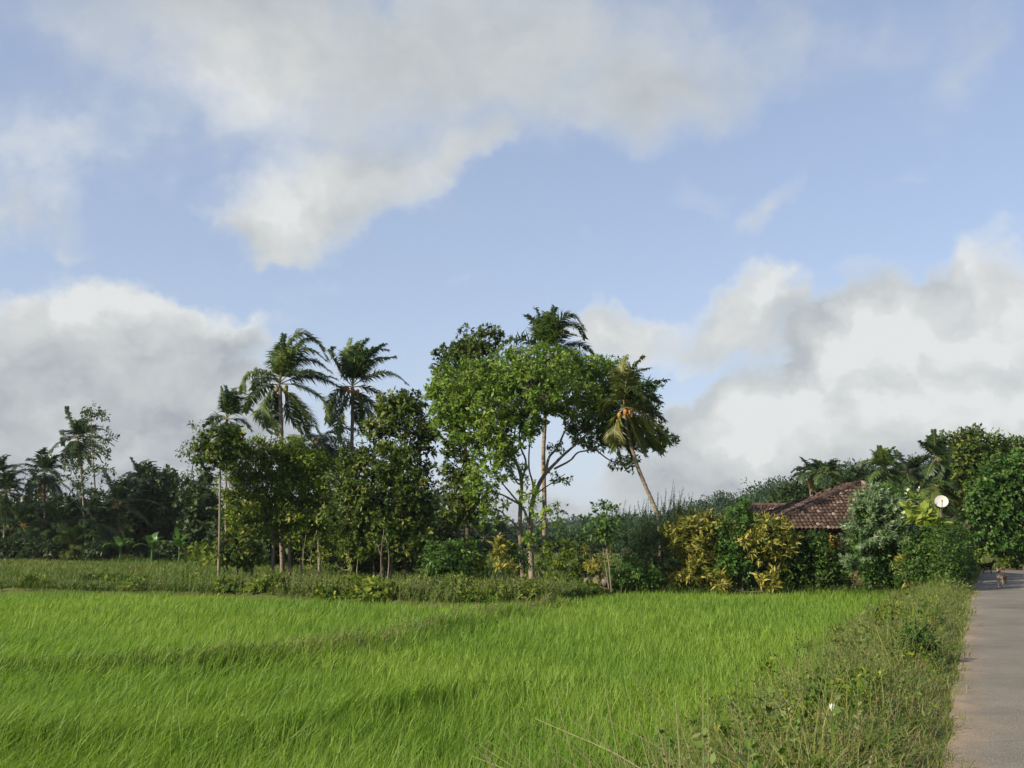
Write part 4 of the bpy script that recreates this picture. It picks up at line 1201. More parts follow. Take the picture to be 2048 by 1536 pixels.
shrub('small_tree', 'dark little tree with a low round crown below the pole-like tree', 47, (475, 1155), [(475, 1092, 38, 32), (450, 1110, 24, 20), (498, 1112, 26, 22)], 'dark', cat='tree', trunks=[([(475, 1155), (474, 1120), (475, 1090)], 3, 2)], crownname='crown', trunkname='trunk', L=.17, W=.09)
tree('sparse_tree', 'tall thin pale-trunked tree with airy layered foliage beside a palm on the left', 'tree', 90, (193, 1110),
     [(186, 815, 24, 14, 0, .5), (195, 842, 30, 18, 0, .5), (203, 875, 30, 18, 0, .5), (170, 860, 18, 12, 0, .4), (190, 908, 28, 12, 0, .5), (212, 895, 18, 10, 0, .5), (162, 935, 40, 13, 0, .5), (205, 940, 22, 13, 0, .5), (150, 962, 30, 12, 0, .5), (178, 975, 30, 14, 0, .5)],
     'sparse', trunks=[([(193, 1110), (192, 1010), (187, 930), (183, 870), (181, 815)], 2.6, 1.1)], bark='bark_pale', dens=1.5, per=20, cr=.5, L=.26, W=.12)
tree('sparse_tree', 'thin leaning pale-trunked tree with feathery foliage left of the slim palm', 'tree', 82, (368, 1115),
     [(400, 850, 16, 14, 0, .5), (388, 880, 16, 14, 0, .4), (375, 908, 28, 13, 0, .5), (362, 938, 22, 22, 0, .5), (365, 970, 24, 16, 0, .5), (402, 895, 16, 12, 0, .4), (408, 935, 14, 12, 0, .4)],
     'sparse', trunks=[([(368, 1115), (371, 1050), (378, 980), (390, 905), (400, 855)], 2.6, 1.1)], bark='bark_pale', dens=1.5, per=20, cr=.48, L=.24, W=.11)

# ------------------------------------------------------------------ dark grove on the far left
G1 = 'palms of the dark grove on the left'
def fpalm(label, Y, base, heart, fl, nf, seed, **kw):
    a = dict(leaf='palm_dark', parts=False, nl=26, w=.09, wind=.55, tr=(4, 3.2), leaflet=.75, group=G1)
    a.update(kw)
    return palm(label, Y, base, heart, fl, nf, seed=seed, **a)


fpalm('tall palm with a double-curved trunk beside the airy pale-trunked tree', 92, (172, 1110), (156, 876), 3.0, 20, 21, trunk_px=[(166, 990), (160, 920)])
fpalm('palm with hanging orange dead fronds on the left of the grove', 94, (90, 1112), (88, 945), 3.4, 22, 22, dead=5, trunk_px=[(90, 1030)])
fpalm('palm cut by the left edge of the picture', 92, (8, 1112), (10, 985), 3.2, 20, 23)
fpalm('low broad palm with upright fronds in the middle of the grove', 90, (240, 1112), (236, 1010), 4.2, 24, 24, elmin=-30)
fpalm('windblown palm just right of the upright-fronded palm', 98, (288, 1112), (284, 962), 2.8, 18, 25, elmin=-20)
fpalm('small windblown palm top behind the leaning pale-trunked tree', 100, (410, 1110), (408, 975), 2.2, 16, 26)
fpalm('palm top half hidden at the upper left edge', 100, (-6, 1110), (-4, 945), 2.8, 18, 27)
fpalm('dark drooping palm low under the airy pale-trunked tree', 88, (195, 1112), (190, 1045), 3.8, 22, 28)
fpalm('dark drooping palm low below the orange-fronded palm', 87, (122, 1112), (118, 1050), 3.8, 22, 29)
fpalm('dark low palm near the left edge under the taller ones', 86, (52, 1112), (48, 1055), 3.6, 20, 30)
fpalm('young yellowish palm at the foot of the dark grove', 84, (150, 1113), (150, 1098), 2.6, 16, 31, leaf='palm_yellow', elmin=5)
for (label, base, bl, yy) in [
    ('round-topped dark tree closing the right side of the palm grove', (322, 1113), [(322, 965, 36, 26), (345, 995, 36, 32), (295, 1000, 34, 30), (322, 1035, 56, 36), (350, 1065, 42, 36), (298, 1075, 42, 32)], 93),
    ('dark bushy tree at the left edge of the palm grove', (40, 1113), [(60, 1040, 48, 34), (15, 1060, 46, 36), (70, 1080, 46, 30), (25, 1095, 40, 20)], 96),
    ('dark bushy tree between the two low drooping palms', (155, 1113), [(140, 1030, 40, 34), (175, 1062, 42, 36), (130, 1078, 42, 30)], 95),
    ('dark tree behind the upright-fronded palm', (255, 1113), [(258, 1015, 34, 28), (270, 1060, 42, 36), (230, 1075, 40, 32)], 97),
    ('dark tree at the foot of the small windblown palm', (405, 1120), [(395, 1000, 32, 32), (420, 1035, 36, 34), (388, 1062, 34, 34), (430, 1080, 34, 30)], 80)]:
    tree('grove_tree', label, 'tree', yy, base, bl, 'forest', dens=2.4, per=22, cr=.55, L=.38, W=.2, mode='rosette', group='broadleaf trees of the dark grove', twigs=.2)
k = 0
for (px, py, rx, ry, yy, lf, label) in [(20, 1098, 40, 18, 84, 'forest', 'dark undergrowth bush at the left edge of the meadow'), (90, 1100, 40, 16, 83, 'forest', 'dark undergrowth bush left of the young yellowish palm'),
                                       (200, 1102, 34, 15, 82, 'forest', 'dark bush between the yellowish palm and the bananas'), (330, 1102, 30, 16, 82, 'forest', 'dark bush between two banana plants'), (400, 1106, 30, 20, 76, 'mid', 'green bush right of the bananas'),
                                       (425, 1122, 20, 14, 66, 'mid', 'small low bush left of the pole-like tree')]:
    shrub('bush', label, yy, (px, py + ry), [(px, py, rx, ry), (px + rx * .5, py + 4, rx * .6, ry * .8)], lf, dens=3, cr=.4, L=.28, W=.14, per=22, group='bushes at the foot of the grove')


for (label, bl, yy, lf) in [('dark thicket standing behind the pale grey trunk', [(500, 1085, 46, 34), (530, 1110, 46, 26), (465, 1060, 40, 40)], 70, 'forest'), ('dark thicket behind the whitish trunk and its saplings', [(600, 1085, 50, 36), (640, 1105, 46, 28), (570, 1110, 44, 24)], 68, 'forest'),
                        ('dark thicket behind the thin forked sapling', [(690, 1080, 44, 36), (720, 1108, 44, 26), (670, 1108, 36, 24)], 66, 'mid'), ('dark thicket closing the gap right of the wide dark tree', [(845, 1075, 40, 34), (870, 1100, 40, 26), (820, 1105, 36, 26), (885, 1055, 26, 26)], 62, 'forest'),
                        ('dark thicket in the shade just behind the wide dark tree', [(760, 1110, 50, 30), (720, 1120, 40, 22), (800, 1118, 44, 24)], 52, 'forest'), ('dark thicket in the shade of the thin-trunked clump', [(585, 1085, 50, 30), (545, 1100, 36, 24), (630, 1098, 42, 26)], 55, 'forest'),
                        ('dark thicket behind the glossy green shrub', [(915, 1080, 30, 28), (945, 1100, 26, 22)], 64, 'forest')]:
    shrub('thicket', label, yy, (bl[0][0], 1135), bl, lf, dens=2.6, cr=.42, L=.3, W=.15, per=22, mode='rosette', group='dark thickets behind the trunks')


def banana(label, Y, base, ht, seed):
    rs = np.random.default_rng(seed)
    b = at(base[0], base[1], Y); b[2] = float(ground(b[0], b[1])) - .02
    root = thing('banana_plant', label, 'banana plant', b, 'banana plants in front of the dark grove')
    mt = MB(); tube(mt, catmull([b - [0, 0, .1], b + [0.03, 0, ht * .3], b + [0, 0, ht * .6]], 4), np.linspace(.11, .06, 5), 8)
    mt.build('stem', M['banana'], root, smooth=True)
    for k in range(8):
        az = k * 2.4 + rs.normal(0, .3); e = rs.uniform(35, 80)
        P = frond_curve(b + [0, 0, ht * .55], az, R(e), ht * rs.uniform(.6, .85), 1.6, .35, 9)
        T = unit(np.gradient(P, axis=0)); s = unit(np.cross(T, [0.03, .02, 1.0]))
        t = np.linspace(0, 1, len(P)); wdt = (.05 + .24 * np.sin(np.clip(t * 1.02, 0, 1) * math.pi) ** .6)[:, None]
        n_ = len(P)
        V = np.concatenate([P, P + s * wdt + [0, 0, .05], P - s * wdt + [0, 0, .05]])
        i = np.arange(n_ - 1)
        q = np.concatenate([np.stack([i, i + 1, n_ + i + 1, n_ + i], 1), np.stack([i, 2 * n_ + i, 2 * n_ + i + 1, i + 1], 1)])
        mb = MB(); mb.add(V, q, None, float(np.clip(.55 + rs.normal(0, .25), 0, 1))); mb.build('leaf', M['banana'], root, smooth=True)


banana('banana plant at the left of the three, with broad drooping leaves', 80, (240, 1113), 1.9, 41)
banana('banana plant standing in the middle of the three', 78, (303, 1116), 1.9, 42)
banana('banana plant at the right of the three, near the leaning thin tree', 78, (358, 1116), 2.0, 43)

# ------------------------------------------------------------------ undergrowth round the central trees
def sapling(label, Y, base, stems, blobs, leaf='mid', **kw):
    a = dict(trunks=[(s, 2.0, .8) for s in stems], bark='bark_pale', dens=5, per=14, cr=.2, L=.12, W=.06, twigs=.3)
    a.update(kw)
    return shrub('sapling', label, Y, base, blobs, leaf, cat='sapling', group='thin saplings under the trees', **a)


sapling('clump of thin pale stems with sparse leaves right of the whitish trunk', 45.5, (620, 1162), [[(612, 1163), (606, 1120), (612, 1070)], [(625, 1163), (622, 1110), (634, 1060)], [(632, 1163), (640, 1120), (636, 1080)]], [(618, 1108, 28, 20, 0, .6), (640, 1085, 22, 16, 0, .6), (605, 1135, 20, 12, 0, .5)])
sapling('thin forked sapling left of the wide dark tree', 45.5, (706, 1162), [[(704, 1163), (700, 1125), (694, 1085)], [(712, 1163), (716, 1115), (722, 1075)]], [(698, 1110, 26, 22, 0, .7), (722, 1100, 24, 20, 0, .7), (672, 1125, 26, 20, 0, .7)])
sapling('pair of thin whitish stems in front of the wide dark tree', 44.5, (770, 1160), [[(764, 1160), (762, 1110), (768, 1060)], [(774, 1160), (778, 1115), (772, 1075)]], [(770, 1068, 16, 22, 0, .6), (756, 1090, 14, 12, 0, .5)], leaf='shrub')
shrub('shrub', 'rounded glossy green shrub left of the tall dark tree', 43, (895, 1158), [(890, 1115, 46, 30), (925, 1100, 30, 22), (868, 1130, 26, 20), (915, 1130, 34, 20)], 'shrub', L=.14, W=.07)
shrub('shrub', 'small olive shrub between the glossy shrub and the yellow one', 43.5, (957, 1160), [(955, 1115, 24, 26), (968, 1135, 20, 18)], 'mid', dens=6)
shrub('croton_shrub', 'small bright yellow shrub at the left foot of the forked trunk', 42.5, (1006, 1168), [(1003, 1105, 17, 22), (1010, 1130, 18, 18, 0, .8), (1000, 1085, 10, 14)], 'croton', L=.2, W=.055, mode='rosette', cr=.14, dens=8)
shrub('shrub', 'fresh green shrub leaning on the forked trunk', 43, (1034, 1168), [(1032, 1105, 22, 22), (1042, 1125, 18, 20, 0, .7)], 'shrub', dens=7)
shrub('shrub', 'dark shrub on a crooked pale stem right of the forked trunk', 42, (1136, 1172), [(1118, 1105, 32, 28), (1138, 1125, 24, 22), (1100, 1125, 18, 20, 0, .7)], 'mid', trunks=[([(1137, 1174), (1130, 1145), (1118, 1110)], 2.6, 1.4)], bark='bark_pale', dens=7)
shrub('shrub', 'yellowish shrub behind the stones', 43, (1172, 1168), [(1175, 1090, 22, 26), (1162, 1130, 26, 20), (1182, 1128, 22, 22, 0, .7), (1145, 1148, 18, 10)], 'sparse', dens=6, mode='rosette', L=.16, W=.06)
shrub('shrub', 'small shrub between the forked trunk and the crooked stem', 43, (1082, 1168), [(1080, 1110, 14, 16, 0, .7), (1076, 1135, 12, 12, 0, .6)], 'mid', dens=6)

# stones and logs on the edge of the rice
M['stone'] = noise_mat('stone', [(.07, .06, .045), (.13, .11, .083), (.19, .17, .135)], 4, bump=.6)
M['log'] = noise_mat('rotten_log', [(.09, .05, .03), (.17, .10, .06), (.26, .17, .11)], 3.5, bump=.7, stretch=(.4, 1, 1))


def stone(label, px, py, r, Y, sq=.85, mat='stone', name='stone'):
    import bmesh as bm_
    b = bm_.new(); bm_.ops.create_icosphere(b, subdivisions=3, radius=1)
    rr = r * Y / F
    c = at(px, py, Y); gz = float(ground(c[0], c[1])); c[2] = max(c[2], gz + rr * .3)
    o1, o2, o3 = rng.uniform(0, 6, 3)
    for v in b.verts:
        p = v.co
        k = 1 + .10 * math.sin(p.x * 3 + o1) + .09 * math.sin(p.y * 4 + o2) + .08 * math.sin(p.z * 4 + o3) + .04 * math.sin(p.x * 9 + p.z * 8)
        v.co = Vector((p.x * k * rr, p.y * k * rr, p.z * k * rr * sq))
    for f in b.faces: f.smooth = True
    me = bpy.data.meshes.new(name); b.to_mesh(me); b.free(); me.materials.append(M[mat])
    o = bpy.data.objects.new(name, me); COL.objects.link(o); o.location = c; o.rotation_euler = (0, 0, rng.uniform(0, 6))
    tag(o, label, 'stone', group='stones at the edge of the rice')


stone('upright egg-shaped pale stone, the largest on the rice edge', 1176, 1167, 10, 40, 1.15)
stone('dark blocky stone right of the egg-shaped one', 1194, 1160, 9, 40.6, .9)
stone('pale stone beside the thin stick-like trunk', 1211, 1163, 8, 40.3, 1.2)
stone('round brown stone left of the crooked stem', 1099, 1169, 8, 40, .9)
stone('flat grey stone near the foot of the forked trunk', 1035, 1174, 9, 40, .6)
stone('low stone half sunk in grass left of the egg-shaped one', 1150, 1176, 8, 39.5, .6)


def log(label, pts, r, Y):
    P = catmull([at(p[0], p[1], Y + (p[2] if len(p) > 2 else 0)) for p in pts], 6)
    P[:, 2] = np.maximum(P[:, 2], ground(P[:, 0], P[:, 1]) + .03)
    mb = MB(); tube(mb, P, np.linspace(r, r * .7, 6) * Y / F, 9, jitter=.1)
    c = P[0].copy()
    o = mb.build('fallen_log', M['log'], origin=c, smooth=True); tag(o, label, 'log', group='logs at the edge of the rice')


log('rotten brown log lying by the egg-shaped stone', [(1142, 1188), (1170, 1181, .3), (1205, 1176, .6)], 6, 39.5)
log('shorter rotten log on the rice edge left of the stones', [(1088, 1186), (1118, 1183, .2), (1142, 1181, .5)], 5, 39.2)
log('arched dead branch on the ground right of the stones', [(1170, 1190), (1190, 1176, .1), (1212, 1178, .2), (1222, 1188, .3)], 3, 39.6)

# ------------------------------------------------------------------ the garden hedge, left to right
shrub('small_tree', 'small leafy tree on two stick-thin stems at the left end of the hedge', 40, (1222, 1180), [(1205, 1028, 30, 22), (1192, 1048, 24, 20), (1222, 1052, 24, 20), (1208, 1070, 28, 18, 0, .7)], 'shrub', cat='tree',
      trunks=[([(1224, 1182), (1218, 1130), (1211, 1085), (1206, 1040)], 2.8, 1.6), ([(1220, 1182), (1208, 1110), (1200, 1060)], 2.0, 1.2)], bark='bark_pale', dens=6, per=18, cr=.18, L=.14, W=.075, crownname='crown', trunkname='trunk')
shrub('croton_shrub', 'thin yellowish shrub round the stick-thin stems', 40.4, (1205, 1176), [(1180, 1115, 22, 22, 0, .7), (1204, 1130, 18, 22, 0, .7), (1215, 1100, 12, 22, 0, .5), (1190, 1145, 20, 14, 0, .7)], 'croton', L=.17, W=.05, mode='rosette', cr=.15, dens=4, var_c=.3)


def feathery(mb, C, O):
    n = 900
    k = rng.integers(0, len(C), n)
    shoots(mb, C[k], unit(O[k] * .5 + np.array([.25, 0, .9]) + rng.normal(0, .3, (n, 3))), rng.uniform(.3, .6, n), 16, .10, .022, bend=.3)
    top = np.argsort(-C[:, 2])[:36]
    shoots(mb, C[top], unit(np.array([.1, 0, 1]) + rng.normal(0, .12, (36, 3))), rng.uniform(.5, 1.15, 36), 26, .10, .03, bend=.1, cross=.5, leafup=.8)


shrub('feathery_shrub', 'large dark feathery shrub with upright plumes in the hedge', 42, (1290, 1178), [(1275, 1065, 52, 36), (1312, 1058, 36, 32), (1340, 1040, 26, 26), (1365, 1050, 26, 28), (1255, 1095, 40, 30), (1300, 1105, 56, 40), (1290, 1145, 52, 30), (1340, 1120, 40, 40)], 'feather',
      dens=7, per=22, cr=.22, L=.13, W=.028, mode='rosette', extra=feathery)
shrub('shrub', 'bright-leaved low shrub at the foot of the dark feathery one', 40.8, (1262, 1182), [(1255, 1140, 34, 30), (1285, 1150, 34, 26), (1240, 1160, 22, 18), (1308, 1165, 20, 14)], 'shrub', L=.1, W=.055, dens=10, cr=.18)
CR = dict(L=.21, W=.05, mode='rosette', cr=.17, dens=10.5, per=24, shell=.5, var_c=.28)
shrub('croton_shrub', 'golden shrub right of the dark feathery one, its top wide and shaggy', 41.8, (1395, 1180), [(1385, 1050, 44, 24), (1352, 1075, 28, 26), (1415, 1060, 38, 26), (1380, 1085, 44, 26, -.2, .9), (1410, 1105, 34, 22, -.2, .8), (1442, 1062, 24, 24), (1400, 1138, 40, 20, -.4, 1), (1365, 1150, 34, 18, -.3, .9), (1435, 1140, 26, 20, -.4, .9)], 'croton', **CR)
shrub('shrub', 'tall glossy green shrub on a white stem between the two golden shrubs', 41.4, (1485, 1180), [(1482, 1020, 26, 24), (1470, 1050, 30, 26), (1492, 1050, 26, 26), (1462, 1085, 34, 28), (1480, 1105, 38, 26), (1455, 1130, 36, 24), (1495, 1135, 28, 24), (1500, 1085, 24, 22)], 'shrub',
      trunks=[([(1486, 1182), (1484, 1150), (1480, 1100), (1478, 1040)], 3.4, 1.6)], bark='bark_pale', L=.14, W=.07, dens=8, cr=.2)
shrub('croton_shrub', 'golden shrub under the left slope of the tiled roof', 41.8, (1535, 1180), [(1525, 1056, 42, 24, -.5), (1558, 1066, 34, 26, -.5), (1500, 1078, 30, 24, -.6), (1540, 1085, 46, 26, -.5), (1515, 1102, 32, 20, -.5, .9), (1562, 1098, 30, 24, -.4, .8), (1570, 1125, 22, 14, -.3, .5)], 'croton', **CR)
shrub('croton_shrub', 'low tuft of golden leaves close to the rice under the golden hedge', 40.6, (1543, 1182), [(1542, 1160, 18, 20), (1530, 1170, 10, 12), (1440, 1165, 14, 14)], 'croton', **CR)
shrub('shrub', 'dark green leafy shrub below the eaves of the house', 41.8, (1612, 1180), [(1620, 1086, 36, 22), (1595, 1096, 34, 24), (1640, 1095, 36, 30), (1605, 1125, 40, 28), (1635, 1140, 34, 26), (1590, 1150, 28, 24)], 'hedge', L=.14, W=.075, dens=9)
shrub('flowering_shrub', 'olive shrub with a patch of orange blossom near the roof corner', 42.2, (1668, 1180), [(1698, 1066, 22, 22), (1702, 1092, 26, 26), (1680, 1125, 30, 28), (1670, 1150, 26, 22)], 'sparse', L=.11, W=.04, dens=9)


def orange_bits(root):
    C, O = blob_clumps([(1664, 1078, 9, 12), (1672, 1092, 8, 9), (1658, 1098, 7, 6)], 41.4, 16, .1)
    mb = MB(); clump_leaves(mb, C, O, 10, .09, .09, .06)
    mb.build('blossom', M['orange'], root)


orange_bits(bpy.data.objects['flowering_shrub'])
shrub('shrub', 'dark leafy shrub filling the gap below the orange blossom', 41.6, (1660, 1182), [(1655, 1125, 24, 20), (1660, 1155, 34, 22), (1690, 1162, 22, 16)], 'hedge', L=.12, W=.06, dens=9)


def silver_shoots(mb, C, O):
    n = 380
    zz = C[:, 2] + .35 * rng.normal(size=len(C))
    k = np.argsort(-zz)[rng.integers(0, int(len(C) * .62), n)]
    shoots(mb, C[k], unit(O[k] * .55 + np.array([-.15, -.15, .8]) + rng.normal(0, .25, (n, 3))), rng.uniform(.4, .85, n), 20, .25, .075, bend=.45, cross=.75, leafup=.75, matl=1)


shrub('silvery_shrub', 'tall silvery-green shrub with long feather-like sprays in front of the roof', 40.8, (1740, 1182), [(1744, 1012, 26, 24), (1770, 1026, 32, 28), (1742, 1055, 34, 30), (1778, 1062, 34, 32), (1745, 1095, 44, 30), (1735, 1135, 40, 28), (1785, 1110, 32, 36), (1765, 1150, 36, 22)], 'shrub',
      dens=6.5, per=16, cr=.24, L=.18, W=.07, extra=silver_shoots, leaf2='silver')
shrub('flowering_shrub', 'light green shrub dotted with white flowers behind the silvery one', 44, (1800, 1170), [(1785, 990, 34, 22), (1812, 1000, 30, 26), (1760, 990, 26, 18), (1800, 1040, 40, 40)], 'shrub', L=.13, W=.06, dens=7)


def blossoms(root, blobs, Y, mat, n_, size, pname='flower'):
    for b in blobs:
        C, O = blob_clumps([b], Y, 3.0, .1, depth=.35, shell=.95)
        k = O[:, 1] < .25
        C, O = C[k], O[k]
        C, O = C[:n_], O[:n_]
        for c, o in zip(C, O):
            mb = MB()
            for q in range(5):
                a = q * 1.2566; t1 = unit(np.cross(o, [0.1, .2, 1])); t2 = np.cross(o, t1)
                d = unit(t1 * math.cos(a) + t2 * math.sin(a) + o * .5)
                leaves(mb, np.array([c]), np.array([d]), np.array([o]), size, size * .7, rng.random(1))
            mb.build(pname, M[mat], root)


fl = [o for o in bpy.data.objects if o.get('label', '').startswith('light green shrub dotted')][0]
blossoms(fl, [(1812, 975, 22, 10), (1820, 982, 16, 8)], 43, 'white', 7, .09)
shrub('frangipani_shrub', 'lime-green shrub with big paddle leaves left of the satellite dish', 37.4, (1850, 1190), [(1834, 1018, 15, 18, 1), (1846, 1038, 18, 16), (1864, 1050, 24, 12, -.2), (1884, 1054, 16, 10, -.3), (1868, 1072, 14, 10, -.8, .6), (1880, 1098, 8, 8, -1.6, .5)], 'lime',
      dens=7, per=9, cr=.16, L=.30, W=.15, mode='rosette', shell=.6)
h = shrub('hibiscus_hedge', 'dense dark hedge of small leaves with red flowers at the road corner', 41.4, (1870, 1180),
      [(1815, 1080, 30, 34), (1850, 1090, 40, 40), (1895, 1080, 36, 40, 1.0), (1915, 1095, 26, 44, 2.5), (1850, 1130, 44, 36), (1895, 1135, 38, 38, .6), (1918, 1130, 24, 34, 2.5), (1820, 1135, 28, 32), (1905, 1085, 30, 42, 4.5), (1922, 1120, 22, 38, 5.0), (1892, 1105, 34, 40, -3.6), (1908, 1115, 26, 40, -2.2), (1880, 1140, 34, 28, -4.6), (1890, 1090, 28, 40, -6.4), (1905, 1120, 24, 40, -7.2), (1892, 1140, 28, 34, -7.4), (1915, 1150, 22, 24, -3.4), (1920, 1100, 20, 42, .5), (1848, 1092, 38, 36, -4.6), (1838, 1130, 38, 32, -4.4), (1866, 1138, 36, 30, -5.2), (1872, 1078, 30, 26, -5.0), (1820, 1150, 26, 22, -3.5)],
      'hedge', dens=12, per=22, cr=.2, L=.10, W=.055, shell=.6)
blossoms(h, [(1815, 1110, 28, 20), (1850, 1120, 34, 40), (1835, 1065, 30, 20)], 40.6, 'red', 4, .07)
shrub('croton_shrub', 'narrow yellow-leaved shrub at the foot of the red-flowered hedge', 39.8, (1815, 1180), [(1808, 1120, 11, 16), (1818, 1148, 11, 14), (1812, 1168, 12, 10)], 'croton', **CR)
# deeper rows that close the hedge
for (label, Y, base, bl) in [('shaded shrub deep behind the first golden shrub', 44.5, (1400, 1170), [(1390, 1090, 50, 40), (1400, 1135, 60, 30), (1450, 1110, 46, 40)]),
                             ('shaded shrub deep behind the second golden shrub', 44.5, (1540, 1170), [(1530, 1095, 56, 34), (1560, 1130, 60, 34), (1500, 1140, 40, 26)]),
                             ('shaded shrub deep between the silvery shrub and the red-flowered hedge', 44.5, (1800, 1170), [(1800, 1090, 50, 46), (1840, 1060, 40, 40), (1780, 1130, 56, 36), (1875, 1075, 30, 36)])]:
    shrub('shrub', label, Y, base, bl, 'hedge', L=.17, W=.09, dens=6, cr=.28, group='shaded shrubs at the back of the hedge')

# ------------------------------------------------------------------ house behind the hedge
M['tile'] = noise_mat('clay_tile', [(.03, .021, .017), (.066, .042, .033), (.11, .072, .056), (.27, .225, .19)], 5.5, detail=4, bump=.3, usevar=.42, rough=.9)
M['deck'] = noise_mat('roof_deck', [(.03, .02, .016), (.05, .03, .025)], 3, bump=0)
M['plaster'] = noise_mat('ochre_plaster', [(.09, .065, .045), (.12, .085, .058), (.15, .11, .075)], 1.5, bump=.2)
M['wood'] = noise_mat('dark_wood', [(.05, .03, .02), (.09, .055, .035)], 4, bump=.2)
M['glass'] = noise_mat('window_glass', [(.02, .025, .03), (.03, .035, .04)], 1, rough=.1, bump=0, spec=.6)


def tiles_on(mb, quad, outward):
    """half-round clay tiles laid row by row on the plane of the polygon quad (eave-left, eave-right, top-right, top-left)"""
    A, B, Cc, Dd = [np.asarray(p, float) for p in quad]
    ex = unit(B - A); nrm = unit(np.cross(ex, (Dd + Cc) / 2 - (A + B) / 2))
    if np.dot(nrm, outward) < 0: nrm = -nrm
    up = unit(np.cross(nrm, ex))
    if up[2] < 0: up = -up
    H = np.dot(Dd - A, up)
    wB = np.dot(B - A, ex); xD, xC = np.dot(Dd - A, ex), np.dot(Cc - A, ex)
    tw, tl = .19, .30
    rows = int(H / tl) + 1
    ang = np.linspace(0, math.pi, 6)
    for r in range(rows):
        y0 = r * tl
        t0 = y0 / H
        x0 = xD * t0; x1 = wB + (xC - wB) * t0
        nx = max(1, int((x1 - x0) / tw))
        for k in range(nx):
            x = x0 + (k + .5) * (x1 - x0) / nx + rng.normal(0, .008)
            ya, yb = y0 - .04 + rng.normal(0, .01), min(y0 + tl + .03, H)
            lift = .035 + rng.normal(0, .006)
            ra, rb = tw * .54, tw * .44
            pa = A + ex * x + up * ya + nrm * lift; pb = A + ex * (x + rng.normal(0, .006)) + up * yb + nrm * (lift - .03)
            Va = pa + ex * (np.cos(ang) * ra)[:, None] + nrm * (np.sin(ang) * ra * .75)[:, None]
            Vb = pb + ex * (np.cos(ang) * rb)[:, None] + nrm * (np.sin(ang) * rb * .75)[:, None]
            i = np.arange(5)
            mb.add(np.concatenate([Va, Vb]), np.stack([i, i + 1, 6 + i + 1, 6 + i], 1), None, float(np.clip(rng.beta(1.6, 2.4), 0, 1)))


